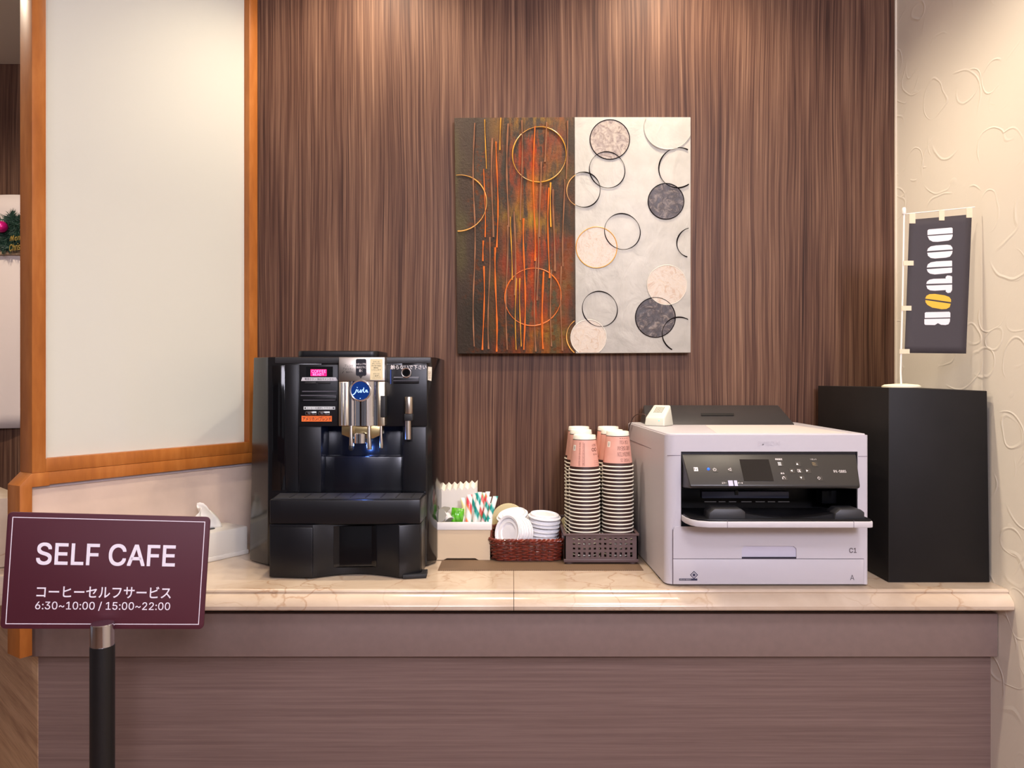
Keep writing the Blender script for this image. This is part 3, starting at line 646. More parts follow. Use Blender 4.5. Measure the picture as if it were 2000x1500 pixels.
for k, (bxp, txp, ty, m, wpx, Y, words) in enumerate((
        (915, 903, 972, SY, 9, 1.905, 'cream stick pack leaning left beside the red striped stick'),
        (914, 917, 966, SR, 11, 1.893, 'red and orange striped stick pack, leftmost in the beige box'),
        (923, 928, 963, ST, 9, 1.908, 'pale teal stick pack right of the red striped one'),
        (925.5, 936.5, 961, ST, 10, 1.888, 'bold teal and white striped stick pack in middle of bunch'),
        (932, 944, 962, SG, 9, 1.915, 'green and red striped stick pack behind the bold teal one'),
        (938, 953, 960, SR, 9, 1.925, 'red topped stick pack standing tallest at back of bunch'),
        (939, 956, 970, SP, 9, 1.897, 'pink and teal striped stick pack leaning right in bunch'),
        (948, 968, 969, ST, 10, 1.884, 'teal striped stick pack leaning farthest right over box rim'))):
    A = at(bxp, 1040, Y); B = at(txp, ty, Y+.02); d = (B-A)
    A = A-d*((A.z-FZ-.001)/d.z) if A.z > FZ else A
    mb = MB(); pts = []; rr = []; d = B-A; s_ = Vector((1, 0, 0)); wd = wpx*Y/1500/2; nrm = Vector((0, 1, 0)); vv = []
    n = 10
    for i in range(n+1):
        t = i/n; p = A+d*t; th = .0032*(1-(2*t-1)**8)*1+.0004
        for (u, q) in ((-1, 0), (-.75, .5), (-.3, 1), (.3, 1), (.75, .5), (1, 0), (.75, -.5), (.3, -1), (-.3, -1), (-.75, -.5)):
            vv.append(p+s_*wd*u-nrm*th*q)
    mb.add(vv, [(i*10+j, i*10+(j+1) % 10, (i+1)*10+(j+1) % 10, (i+1)*10+j) for i in range(n) for j in range(10)]+[tuple(range(9, -1, -1)), tuple(n*10+j for j in range(10))])
    tag(mb.build('stick_pack', m, None, loc=A), words, 'stick pack', 'stick packs in the beige box')
# creamers
def creamer(px, py, Y, r, rot, m_body, words):
    c = at(px, py, Y); t = thing('creamer_cup', words, 'creamer', c, rot, 'creamers in the beige box')
    MB().lathe([(.0001, -.020), (r*.62, -.020), (r*.9, -.001), (r*1.08, 0), (r*1.08, .001), (r*.9, .0012)], 24).build('cup', m_body, t, local=True)
    n = 6; pl = [(r*1.1*math.cos(2*PI*k/24)*(1+.09*math.cos(4*2*PI*k/24)), r*1.1*math.sin(2*PI*k/24)*(1+.09*math.cos(4*2*PI*k/24))) for k in range(24)]
    MB().prism(pl, .0012, .0022, 'z').build('foil_lid', FOIL, t, local=True)
FOIL = mat('matte_foil', (150, 146, 134), .5)
creamer(860, 1007, 1.893, .0145, (1.15, .25, -.25), WHT, 'grey foil topped creamer cup at front left of beige box')
creamer(878, 1017, 1.889, .0125, (2.3, -.2, .4), WHT, 'white creamer cup lying upside down beside the green packet')
creamer(868, 997, 1.915, .013, (.35, -.3, .2), WHT, 'white creamer cup at the back, on top of the others')
creamer(866, 1024, 1.905, .0135, (.1, .1, .2), WHT, 'creamer cup underneath the two front creamers in beige box')
mb = MB(); nu = 10; vv = []
for j in range(nu+1):
    for i in range(nu+1):
        u = i/nu*2-1; v = j/nu*2-1; h = .008*(1-u**4)*(1-v**4)
        vv.append((u*.0155, -h+.0015*math.sin(9*u+4*v), v*.021))
for j in range(nu+1):
    for i in range(nu+1):
        u = i/nu*2-1; v = j/nu*2-1; vv.append((u*.0155, .008*(1-u**4)*(1-v**4), v*.021))
K = (nu+1)**2; fs = []
for j in range(nu):
    for i in range(nu):
        a = j*(nu+1)+i; fs.append((a, a+1, a+nu+2, a+nu+1)); fs.append((K+a, K+a+nu+1, K+a+nu+2, K+a+1))
mb.add(vv, fs)
c = at(893, 1009, 1.895)
gm = mat('glossy_green_film', (92, 178, 40), .2, coat=.6, var=.35, vscale=90, bump=.4, bscale=150)
gp = MB(); gp.v = mb.v; gp.f = mb.f; gp.m = mb.m; gp = gp.build('green_packet', gm, None, local=True); gp.location = c; gp.rotation_euler = (-.2, .12, .1)
tag(gp, 'glossy green packet standing between the creamers and stick packs', 'packet')

# ------------------------------------------------------------------ wicker basket of lids
bk = thing('wicker_basket', 'low red brown wicker basket full of white lids', 'basket', (.036, 1.95, MZ))
WK = mat('red_brown_wicker', (112, 44, 30), .3, coat=.4, var=.35, vscale=60); WK2 = mat('dark_wicker', (74, 30, 22), .4)
def ringpts(h, n, off=0):
    g_ = .009*h/.055
    pl = rrect(-.047-g_+off*-1+.0, .122-.002+g_+off, 1.852-g_-off, 2.045+g_*0-.004+off, .03, 8)
    # resample evenly
    P = [Vector((x, y, 0)) for x, y in pl]; L = [0]
    for i in range(len(P)): L.append(L[-1]+(P[(i+1) % len(P)]-P[i]).length)
    out = []
    for k in range(n):
        s_ = L[-1]*k/n; i = max(j for j in range(len(P)) if L[j] <= s_); f = (s_-L[i])/(L[i+1]-L[i]) if L[i+1] > L[i] else 0
        out.append(P[i].lerp(P[(i+1) % len(P)], f))
    return out
NS = 44; rows = 11; HB = .050
mb = MB()
for r_ in range(rows):
    z = MZ+.004+r_*(HB-.006)/(rows-1); h = z-MZ; base = ringpts(h, NS*4); pts = []
    c = Vector((.037, 1.947, 0))
    for k, p in enumerate(base):
        d = (p-c).normalized(); pts.append(p+d*.0022*math.sin(PI*k/4+PI*(r_ % 2)+PI/4)+Vector((0, 0, z+.0006*math.sin(k*.9+r_))))
    mb.tube(pts, .0023, 6, True)
mb.build('weave', WK, bk)['kind'] = 'stuff'
mb = MB(); lo = ringpts(0, NS); hi = ringpts(HB, NS)
for a, b in zip(lo, hi): mb.tube([a+Vector((0, 0, MZ+.001)), b+Vector((0, 0, MZ+HB))], .0016, 5)
mb.build('stakes', WK2, bk)['kind'] = 'stuff'
mb = MB()
for ph in (0, 2*PI/3, 4*PI/3):
    base = ringpts(HB, 176); pts = []; c = Vector((.037, 1.947, 0))
    for k, p in enumerate(base):
        d = (p-c).normalized(); a = 2*PI*k/8+ph; pts.append(p+d*.0035*math.cos(a)+Vector((0, 0, MZ+HB+.001+.0026*math.sin(a))))
    mb.tube(pts, .0024, 6, True)
mb.build('braided_rim', WK, bk)
pl = [(p.x, p.y) for p in ringpts(0, 40)]
MB().prism(pl, MZ+.0005, MZ+.003, 'z').build('base', WK2, bk)
# lids
LIDM = mat('white_lid_plastic', (244, 243, 243), .35)
lr = .0402
lprof = [(.0001, .0085), (.024, .0085), (.0262, .0055), (.0335, .0055), (.0352, .0088), (.0362, .0088), (.0366, .0034), (lr+.0012, .0030), (lr+.0014, .0010), (lr+.0008, 0), (lr-.0004, .0004), (.0358, .0014), (.0351, .0076), (.0338, .0043), (.0255, .0043), (.0235, .0073), (.0001, .0073)]
lid0 = MB().lathe(lprof, 40).build('cup_lid', LIDM, None, local=True); lme = lid0.data
first = [True]
ORD = ['topmost', 'second', 'third', 'fourth', 'fifth', 'sixth', 'seventh', 'eighth', 'ninth', 'tenth', 'eleventh', 'twelfth', 'thirteenth', 'fourteenth', 'fifteenth', 'sixteenth', 'seventeenth', 'eighteenth', 'nineteenth', 'twentieth', 'twenty-first', 'twenty-second', 'twenty-third', 'twenty-fourth', 'twenty-fifth', 'twenty-sixth']
def put_lid(c, q, label, grp):
    o = lid0 if first[0] else lid0.copy()
    if not first[0]: COL.objects.link(o)
    first[0] = False
    o.rotation_mode = 'QUATERNION'; o.location = c; o.rotation_quaternion = q
    tag(o, label, 'lid', grp)
def pole_stack(c0, axis, n, pitch, words, grp, jit=.02, flip=False):
    axis = Vector(axis).normalized(); c0 = Vector(c0)
    for k in range(n):        # k = 0 is the outermost, the one whose top shows
        a = ((axis if not flip else -axis)+Vector((random.uniform(-jit, jit), random.uniform(-jit, jit), random.uniform(-jit, jit)))).normalized()
        q = a.to_track_quat('Z', 'Y')
        w_ = ORD[k] if k == 0 else ORD[k]
        put_lid(c0-axis*pitch*k+Vector((random.uniform(-.0006, .0006), 0, 0)), q, words(k, w_), grp)
pole_stack((.082, 1.950, Z_(1004, 1.95)-.008), (.07, -.10, 1), 9, .0102, lambda k, w_: f'white cup lid, {w_} from the top in the basket\'s right stack' if k else 'white cup lid, topmost of the right stack in wicker basket', 'lids in the right stack of the basket', .035)
pole_stack((.001, 2.000, Z_(1002, 2.0)-.008), (-.22, -.22, 1), 7, .0085, lambda k, w_: f'white cup lid, {w_} from the top in the basket\'s rear left stack' if k else 'white cup lid, topmost of the rear left stack in basket', 'lids in the rear left stack of the basket', .03)
pole_stack((-.0125, 1.872, Z_(1040, 1.872)), (-.72, -.66, .20), 10, .0052, lambda k, w_: f'white cup lid on edge, {w_} from the front of the basket\'s tipped row' if k else 'white cup lid on edge at front of the tipped row, open rings showing', 'lids tipped on edge in the basket', .03, True)
# round beige coaster discs leaning behind
GOLDC = mat('pale_gold_card', (216, 200, 150), .5)
def leaner(px, py, Y, r, tilt, words, rz=0):
    c = at(px, py, Y); mb = MB().lathe([(.0001, -.002), (r-.001, -.002), (r, -.001), (r, .001), (r-.001, .002), (.0001, .002)], 44)
    o = mb.build('round_coaster', GOLDC, None, local=True); o.location = c; o.rotation_euler = (PI/2-tilt, 0, rz); tag(o, words, 'coaster')
leaner(993, 1017, 2.068, .0465, .10, 'round pale gold board leaning on the wall behind the wicker basket')
leaner(1122, 1034, 2.072, .0440, .06, 'round pale gold board mostly hidden behind the crate of cups')

# ------------------------------------------------------------------ crate with cups
cx0, cx1 = X_(1102.5, 1.825), X_(1246, 1.825); cy0, cy1 = 1.825, 2.076; cz0 = MZ+.004; cz1 = Z_(1043, 1.825)
CR = mat('brown_plastic', (92, 72, 70), .42)
crt = thing('plastic_crate', 'brown perforated plastic crate holding the stacked paper cups', 'crate', ((cx0+cx1)/2, 1.95, MZ))
def holed(p0, p1, th, nh, nv, zlo, zhi, skip=None):
    """wall with a grid of square holes, as an open lattice of bars"""
    p0 = Vector(p0); p1 = Vector(p1); d = (p1-p0); L = d.length; d.normalize(); nrm = Vector((-d.y, d.x, 0))
    mb = MB()
    def cell(a0, a1, z0_, z1_):
        q = [p0+d*a0, p0+d*a1, p0+d*a1+nrm*th, p0+d*a0+nrm*th]; mb.prism([(p.x, p.y) for p in q], z0_, z1_, 'z')
    mg = L*.075; hw = (L-2*mg)/nh; bar = hw*.56; zz0, zz1 = zlo, zhi; hh = (zz1-zz0)/nv
    cell(0, L, cz0, zlo); cell(0, L, zhi, cz1)
    cell(0, mg, zlo, zhi); cell(L-mg, L, zlo, zhi)
    for j in range(nv): cell(mg, L-mg, zlo+hh*j, zlo+hh*j+hh*.55) if j else None
    for i in range(nh):
        for j in range(nv):
            a0 = mg+hw*i; cell(a0 if i else mg, a0+bar, zlo+hh*j+(hh*.55 if j else 0), zlo+hh*(j+1))
    return mb
zl_, zh_ = cz0+.0125, cz1-.0095
holed((cx0, cy0, 0), (cx1, cy0, 0), .003, 12, 4, zl_, zh_).build('front_wall', CR, crt, weld=False, smooth=False)
holed((cx1, cy1, 0), (cx0, cy1, 0), .003, 12, 4, zl_, zh_).build('back_wall', CR, crt, weld=False, smooth=False)
holed((cx0, cy1, 0), (cx0, cy0, 0), .003, 14, 4, zl_, zh_).build('side_wall', CR, crt, weld=False, smooth=False)
holed((cx1, cy0, 0), (cx1, cy1, 0), .003, 14, 4, zl_, zh_).build('side_wall', CR, crt, weld=False, smooth=False)
mb = MB(); mb.box(cx0+.002, cx1-.002, cy0+.002, cy1-.002, cz0, cz0+.003); mb.build('base', CR, crt)
mb = MB()
for a in ((cx0-.003, cx1+.003, cy0-.003, cy0+.004), (cx0-.003, cx1+.003, cy1-.004, cy1+.002), (cx0-.003, cx0+.004, cy0+.004, cy1-.004), (cx1-.004, cx1+.003, cy0+.004, cy1-.004)): mb.box(*a, cz1-.004, cz1+.001)
mb.build('rim', CR, crt, bevel=.001, weld=False)
mb = MB(); mb.box(cx0-.002, cx1+.002, cy0-.002, cy0+.004, cz0, cz0+.008); mb.build('bottom_band', CR, crt, bevel=.001)
for x in (cx0+.012, cx1-.012):
    for y in (cy0+.012, cy1-.012): MB().lathe([(.009, MZ), (.009, cz0+.001)], 14, (x, y, 0)).build('foot', CR, crt)
CZ0 = cz0+.003
CUPW = mat('white_cup_paper', (240, 234, 216), .55); CUPP = mat('pink_cup_print', (222, 166, 148), .55, var=.05, vscale=40); CUPB = mat('dark_brown_cup_print', (58, 34, 28), .55); CUPI = mat('brown_lettering', (132, 88, 74), .6)
RB, RT, HC = .0362, .0268, .0845
def rz_(z): return RB+(RT-RB)*(z-.003)/(HC-.003)
cprof = [(.0001, HC-.0068), (RT-.0012, HC-.0068), (RT-.0010, HC-.0004), (RT-.0005, HC), (RT, HC-.0006), (rz_(.0745), .0745), (rz_(.0728), .0728), (rz_(.0095), .0095), (rz_(.0030), .0030), (RB+.0015, .0031), (RB+.0024, .0022), (RB+.0024, .0009), (RB+.0015, 0), (RB-.0002, .0004), (RB-.0010, .003), (rz_(.07)-.0009, .07), (RT-.0014, HC-.0074), (.0001, HC-.0074)]
cmis = [0, 0, 0, 0, 0, 2, 1, 2, 0, 0, 0, 0, 0, 0, 0, 0, 0]
cup0 = MB().lathe(cprof, 36, mis=cmis).build('paper_cup', [CUPW, CUPP, CUPB], None, local=True)
PITCH = .00905; first_c = [True]
def put_cup(x, y, z, label, grp, tilt=0, rz=0):
    o = cup0 if first_c[0] else cup0.copy()
    if not first_c[0]: COL.objects.link(o)
    first_c[0] = False
    o.location = (x, y, z); o.rotation_euler = (tilt, 0, rz); tag(o, label, 'paper cup', grp); return o
stacks = [('front left', .1765, 1.872, 1.0, Z_(849, 1.872)), ('front right', .2575, 1.872, 1.0, Z_(842, 1.872)), ('middle left', .1745, 1.953, 1, Z_(839, 1.953)), ('middle right', .2545, 1.953, 1, Z_(839, 1.953)),
          ('rear left', .1770, 2.032, 1, Z_(833, 2.032)), ('rear right', .2545, 2.032, 1, Z_(833, 2.032))]
tops = {}
for nm, x, y, s_, ztop in stacks:
    n = int(round((ztop-HC-CZ0)/PITCH))+1
    pitch = (ztop-HC-CZ0)/(n-1)
    for k in range(n):
        z = ztop-HC-pitch*k
        jx, jy = (random.uniform(-.0005, .0005), random.uniform(-.0005, .0005))
        nmk = 'pink paper cup, topmost of the %s stack in brown crate' % nm if k == 0 else 'nested paper cup, %s from the top in the %s stack of crate' % (ORD[k], nm)
        o = put_cup(x+jx, y+jy, z, nmk, 'cups in the %s stack' % nm)
        if k == 0: tops[nm] = o
def cup_wrap(o, name, body, a0, a1, z0, z1, m=CUPI, flip=True, vert=False, **k):
    """lettering printed on the cone; a = bearing in degrees from the room side, upside down on the upturned cup"""
    def fn(u, v):
        if vert: u, v = v, 1-u
        if flip: u, v = 1-u, 1-v
        z = z0+(z1-z0)*v; a = math.radians(-90+a0+(a1-a0)*u); r = rz_(z)+.00025
        return Vector((r*math.cos(a), r*math.sin(a), z))
    return text(name, body, o, m, fn, local=True, **k)
oL, oR = tops['front left'], tops['front right']
for r_, (s_, z0_, z1_, a0, a1) in enumerate((('THERE IS', .013, .021, 4, 48), ('IMAGINATION', .026, .0365, -8, 54), ('AND DREAM', .0405, .0505, -8, 54), ('FOR YOU', .055, .064, 2, 46), ('★★★★★', .0675, .070, 0, 52))):
    cup_wrap(oR, 'lettering', s_, a0, a1, z0_, z1_)
for a0, a1, s_ in ((-30, -23, 'COFFEE SHOP ORIGINAL BLEND'), (-14, -8, 'TAKE OUT HOT CUP CAUTION HOT')): cup_wrap(oL, 'lettering', s_, a0, a1, .012, .068, vert=True)
MBi = MB()
def patch(o, name, a0, a1, z0, z1, m, off=.0002):
    vv = []
    for j in range(2):
        for i in range(7):
            z = z0+(z1-z0)*j; a = math.radians(-90+a0+(a1-a0)*i/6); r = rz_(z)+off; vv.append((r*math.cos(a), r*math.sin(a), z))
    return MB().add(vv, [(i, i+1, i+8, i+7) for i in range(6)]).build(name, m, o, local=True)
for o, a in ((oL, -66), (oR, -60)):
    patch(o, 'recycling_mark', a, a+17, .0475, .061, CUPW); cup_wrap(o, 'lettering', '紙', a+4, a+13, .049, .059, m=INK)
cup_wrap(oL, 'lettering', 'ENJOY', 30, 58, .058, .064); cup_wrap(oL, 'lettering', '∞', 28, 60, .046, .055); cup_wrap(oL, 'lettering', 'every day', 34, 60, .036, .042)
for z in (.018, .0225, .013): cup_wrap(oL, 'lettering', 'please enjoy your drink', 36, 66, z, z+.0016)
patch(oL, 'line', -6.5, -5, .012, .066, CUPI)

# ------------------------------------------------------------------ printer
pr = thing('printer', 'white office inkjet printer with black control panel and output tray', 'printer', (.54, 1.84, CT))
YQ = 1.636; PT = Z_(850, YQ); PB = CT
PW = mat('printer_white', (198, 193, 197), .42); PWs = mat('printer_white_tray', (208, 203, 204), .4); PSE = mat('printer_seam', (104, 92, 104), .6)
pxl, pxr = X_(1297, 1.645), X_(1695.5, YQ)
ox0, ox1 = X_(1330, YQ), X_(1675, YQ); oz0, oz1 = Z_(1033, YQ), Z_(882, YQ)
r_ = .022
Lb = X_(1228, 2.05)
def foot(rad):  # plan outline with rounded left-front corner
    pts = []
    for k in range(7):
        a = math.radians(180+90*k/6); pts.append((pxl+.001+rad+rad*math.cos(a), YQ+rad+rad*math.sin(a)))
    return pts+[(pxr-.003, YQ), (pxr, YQ+.003), (X_(1556, 2.06), 2.06), (Lb, 2.06)]
body = MB()
# lower block, top block, side cheeks and back: leaves the output bay open
body.prism(foot(r_), PB+.004, oz0, 'z'); body.prism(foot(r_), oz1, PT, 'z')
fl_ = foot(r_)
body.prism(fl_[:7]+[(ox0, YQ), (ox0, 2.06), (Lb, 2.06)], oz0, oz1, 'z')
body.prism([(ox1, YQ), (pxr-.003, YQ), (pxr, YQ+.003), (X_(1556, 2.06), 2.06), (ox1, 2.06)], oz0, oz1, 'z')
body.box(ox0, ox1, 1.80, 2.06, oz0, oz1)
body.build('body', PW, pr, weld=False, ang=30)
# rounded top cover
tc = MB(); tc.prism(foot(r_), PT, PT+.001, 'z'); 
MB().prism([(x+(.004 if x < .5 else -.003), y+.004) for x, y in foot(r_)], PT-.001, PT+.003, 'z').build('top_cover', PW, pr, bevel=.003)
mb = MB(); mb.prism([(X_(1398, 1.66), 1.655), (X_(1655, 1.66), 1.655), (X_(1550, 1.93), 1.935), (X_(1378, 1.93), 1.935)], PT+.0028, PT+.0034, 'z'); mb.build('top_inlay', mat('printer_top_inlay', (214, 202, 196), .5), pr)
ftext('lettering', 'EPSON', pr, GREYINK, 1480, 862, 1523, 870.5, YQ-.0004, fat=.008)
for y, a, b in ((889, 1303, 1329), (891, 1676, 1694)): frect(MB(), a, y, b, y+.9, YQ-.0003, .001).build('seam', PSE, pr)
mb = MB(); mb.prism([(pxl+.0016, 1.66), (pxl+.0016, 1.6601), (Lb-.0006, 2.05), (Lb-.0012, 2.05)], Z_(889, YQ), Z_(888, YQ), 'z'); mb.build('seam', PSE, pr)
# bay lining
ln = MB(); e = .0015
NAVY = mat('bay_black', (16, 16, 20), .35)
ln.box(ox0, ox0+e, YQ+.002, 1.80, oz0, oz1); ln.box(ox1-e, ox1, YQ+.002, 1.80, oz0, oz1); ln.box(ox0, ox1, 1.798, 1.80, oz0, oz1); ln.box(ox0, ox1, YQ+.002, 1.80, oz1-e, oz1); ln.box(ox0, ox1, YQ+.002, 1.80, oz0, oz0+e)
ln.build('output_bay', NAVY, pr, weld=False)
frect(MB(), 1371, 960, 1541, 973, 1.72, .02).build('guide_bar', mat('blue_grey_plastic', (104, 110, 140), .35), pr, bevel=.001)
frect(MB(), 1436, 958, 1442, 967, 1.717, .01).build('guide_tab', BLK, pr)
for a, b in ((1376, 1399), (1404, 1417), (1424, 1438), (1448, 1468), (1476, 1494), (1500, 1514), (1520, 1542)): frect(MB(), a, 979.5, b, 980.8, 1.715, .004).build('roller_mark', mat('roller_grey', (120, 116, 112), .5), pr)
frect(MB(), 1605, 958, 1652, 984, 1.74, .03).build('bay_block', BLK, pr, bevel=.002)
frect(MB(), 1330, 883, 1674, 889, YQ+.004, .03, .003).build('panel_gap', mat('gap_navy', (22, 22, 34), .25), pr)
# control panel: tilted face
PK = mat('panel_charcoal', (46, 44, 42), .35, bump=.1, bscale=1200)
pt_, pb_ = at(1331, 887, 1.634), at(1345, 949, 1.585)
pA = [(1.634, pt_.z), (1.585, pb_.z), (1.588, pb_.z-.006), (1.640, pb_.z-.012), (1.66, pt_.z)]
rx0, rx1 = X_(1331, 1.634), X_(1672.5, 1.634)
wing = X_(1683.5, 1.60)
vs = []
n_ = len(pA)
xl = [rx0, rx0+.006, rx0+.009, rx0+.001, rx0]; xr = [rx1, wing-.010, wing-.010, rx1, rx1]
vs = [(xl[i], y, z) for i, (y, z) in enumerate(pA)]+[(xr[i], y, z) for i, (y, z) in enumerate(pA)]
panel = MB().add(vs, [tuple(range(n_)), tuple(range(2*n_-1, n_-1, -1))]+[(i, i+n_, (i+1) % n_+n_, (i+1) % n_) for i in range(n_)]).build('control_panel', PK, pr, bevel=.0035, seg=3)
# parametrise the tilted face by pixel row
F0 = Vector((0, 1.634, pt_.z)); F1 = Vector((0, 1.585, pb_.z)); fd = (F1-F0); fn_ = Vector((0, fd.z, -fd.y)).normalized()
if fn_.y > 0: fn_ = -fn_
def pf(px, py, off=.0006):     # point on the panel face seen at that spot
    k = (CZ-F0.z-(py-738)/1500*F0.y)/((py-738)/1500*fd.y+fd.z)
    p = F0+fd*k; return Vector((X_(px, p.y), p.y, p.z))+fn_*off
def pquad(name, x0, y0, x1, y1, m, th=.0006, off=0, sk=True):
    q = [pf(x0, y1, off), pf(x1, y1, off), pf(x1, y0, off), pf(x0, y0, off)]
    if sk: q[0].x = X_(x0, pf(x0, y0).y); q[1].x = X_(x1, pf(x1, y0).y)
    q2 = [p+fn_*th for p in q]
    return MB().add(q+q2, [(0, 3, 2, 1), (4, 5, 6, 7), (0, 1, 5, 4), (1, 2, 6, 5), (2, 3, 7, 6), (3, 0, 4, 7)]).build(name, m, panel)
def ptext(body, x0, y0, x1, y1, m=WHTD, par=None, off=.0007, **k):
    A = pf(x0, y1, off); B = pf(x1, y1, off)-A; C = pf(x0, y0, off)-A
    C.x = 0
    return text('lettering', body, par or panel, m, lambda u, v: A+B*u+C*v, **k)
sc = pquad('screen', 1444, 897.5, 1501, 939.5, mat('screen_glass', (34, 32, 30), .12), .0008)
pquad('nfc_mark', 1354.5, 913, 1362.5, 920.5, WHTD, .0003, .0004); ptext('N', 1356, 914.5, 1361, 919, INK, off=.0012)
LED = mat('blue_power_led', (20, 90, 255), .4, emit=(8, 60, 255), estr=3.5)
c = pf(1383.5, 916.5, .0004); MB().lathe([(.0001, .002), (.002, .0014), (.0028, 0)], 16, c, Matrix.Rotation(PI/2, 3, 'X')).build('power_light', LED, panel)
btn = mat('key_charcoal', (56, 52, 48), .4)
for x, y, s_ in ((1396, 917.5, '⏻'), (1425, 917.5, '◁'), (1523, 906.5, '☰'), (1590.5, 907, '⎘'), (1557, 906.5, '▲'), (1546, 920, '◀'), (1577, 920, '▶'), (1565, 934, '▼'), (1531, 934, '↶'), (1600, 934.5, '◇'), (1561, 920, 'OK')):
    pquad('key', x-5, y-4.6, x+5, y+4.6, btn, .0006)
    small = s_ in '▲◀▶▼'
    ptext(s_, x-(2 if small else 3.2), y-(2 if small else 3), x+(2 if small else 3.2), y+(2 if small else 3), WHTD if x < 1585 or x > 1595 else mat('amber_print', (150, 130, 90), .6), off=.0014)
ptext('用紙設定', 1514, 895.5, 1528, 899, bold=.01); ptext('リセット', 1583, 896, 1595, 899); ptext('戻る', 1525, 923, 1532, 926.5, bold=.01)
ptext('エラー', 1410, 942, 1419, 945.5, bold=.01); ptext('データ', 1441, 942, 1451, 945.5, bold=.01)
ptext('PX-S885', 1629, 918.5, 1653, 923.5, bold=.015)
LT = mat('pale_indicator', (186, 184, 214), .3)
for a, b in ((1421.5, 1430.5), (1433, 1439)): pquad('indicator_light', a, 939, b, 949.5, LT, .0012)
# output tray
YV = 1.557
tx0, tx1 = X_(1352, YV), X_(1708, YV)
tz1, tz0 = Z_(1019, YV), Z_(1031, YV)
plan = [(ox0+.001, 1.70), (ox0+.001, YQ-.004), (X_(1337, 1.61), 1.606), (X_(1347, 1.585), 1.583), (X_(1362, 1.565), 1.567), (X_(1385, 1.557), 1.558), (X_(1420, 1.556), YV), (tx1-.008, YV), (tx1-.002, YV+.003), (tx1, YV+.010), (tx1, YV+.055), (ox1-.001, YQ-.004), (ox1-.001, 1.70)]
otr = MB().prism(plan, tz0, tz1, 'z').build('output_tray', PWs, pr, bevel=.0015)
inn = [(x+(.002 if x < .5 else -.002), y+.002) for x, y in plan]
top = MB().prism(inn, tz1-.001, tz1+.004, 'z').build('tray_liner', BLK, otr, bevel=.0015)
for a, b, y0_, y1_ in ((1384, 1456, 994, 1017), (1630, 1689, 995, 1017)):
    q = fpoly([(a, y1_), (a+2, y0_+8), (a+12, y0_), (b-8, y0_), (b, y0_+6), (b, y1_)], YV+.012)
    MB().prism(q, YV+.012, YV+.06, 'y').build('tray_pad', BLKT, otr, bevel=.002)
cur = [(1455, 1017)]+[(1455+k*17.5, 1003+9*math.sin(PI*k/10)) for k in range(11)]+[(1630, 1017)]
MB().prism(fpoly(cur, YV+.02), YV+.02, YV+.05, 'y').build('tray_stop', BLK, otr)
for x in (1420.5, 1667.5): frect(MB(), x, 1017, x+.8, 1031, YV-.0003, .001).build('seam', PSE, otr)
# cassette and lower cover
dz0 = Z_(1091.2, YQ)
hx0, hx1, hz0, hz1 = X_(1448, YQ), X_(1554.5, YQ), Z_(1090, YQ), Z_(1066, YQ)
L0, L1 = X_(1314.5, YQ), X_(1686, YQ)
ck = MB(); yf = YQ-.003
ck.prism([(L0+.007, Z_(1028, YQ)), (L0+.002, Z_(1030, YQ)), (L0, Z_(1036, YQ)), (L0, dz0+.0008), (hx0, dz0+.0008), (hx0, hz1-.006), (hx0+.006, hz1), (hx1-.006, hz1), (hx1, hz1-.006), (hx1, dz0+.0008), (L1, dz0+.0008), (L1, Z_(1028, YQ))], yf, YQ-.0004, 'y')
cas = ck.build('paper_cassette', PW, pr)
MB().box(hx0, hx1, YQ-.0003, YQ, hz0, hz1).build('grip_back', mat('grip_lavender', (196, 192, 206), .5), cas)
MB().box(hx0, hx1, YQ-.0028, YQ-.0004, hz0, hz0+.0028).build('grip_edge', mat('grip_dark', (34, 30, 48), .5), cas)
low = MB().box(L0, L1, yf, YQ-.0004, PB+.005, dz0-.0006).build('lower_cover', PW, pr, bevel=.0006)
for nm, a in (('seam', (L0-.0012, L0, PB+.005, Z_(1034, YQ))), ('seam', (L1, L1+.001, PB+.005, Z_(1034, YQ)))): MB().box(a[0], a[1], YQ-.0009, YQ-.0003, a[2], a[3]).build(nm, PSE, pr)
MB().box(L0, L1, YQ-.0012, YQ-.0003, dz0-.0007, dz0+.0008).build('seam', PSE, pr)
GI = mat('panel_lettering_grey', (96, 88, 92), .6)
ftext('lettering', 'C1', cas, GI, 1658.5, 1070, 1673, 1080, yf-.0004, fat=.02); ftext('lettering', 'A', low, GI, 1660.5, 1123, 1668.5, 1133, yf-.0004)
eco = MB()
def dia(mb, cx, cy, r): return slab(mb, [(cx-r, cy), (cx, cy-r), (cx+r, cy), (cx, cy+r)], yf-.0005, .0004)
ec = mat('navy_print', (44, 44, 70), .5)
em = dia(MB(), 1355.5, 1123, 7.8).build('eco_mark', ec, low)
slab(MB(), [(1349.8, 1123), (1355.5, 1117.3), (1361.2, 1123), (1355.5, 1128.7)], yf-.0008, .0003).build('eco_mark_inner', PW, em)
slab(MB(), [(1352, 1123), (1355.5, 1119.5), (1359, 1123), (1355.5, 1126.5)], yf-.0011, .0003).build('eco_mark_core', ec, em)
frect(MB(), 1326.5, 1130, 1362, 1134, yf-.0005, .0004).build('eco_bar', ec, low); ftext('lettering', 'ECOLOGY PRODUCT', low, WHTD, 1328, 1131, 1350, 1133, yf-.0007)
MB().prism([(.326, 1.70), (.326, 1.95), (.70, 1.95), (.74, 1.66)], PB, PB+.005, 'z').build('foot_rail', BLKR, pr)
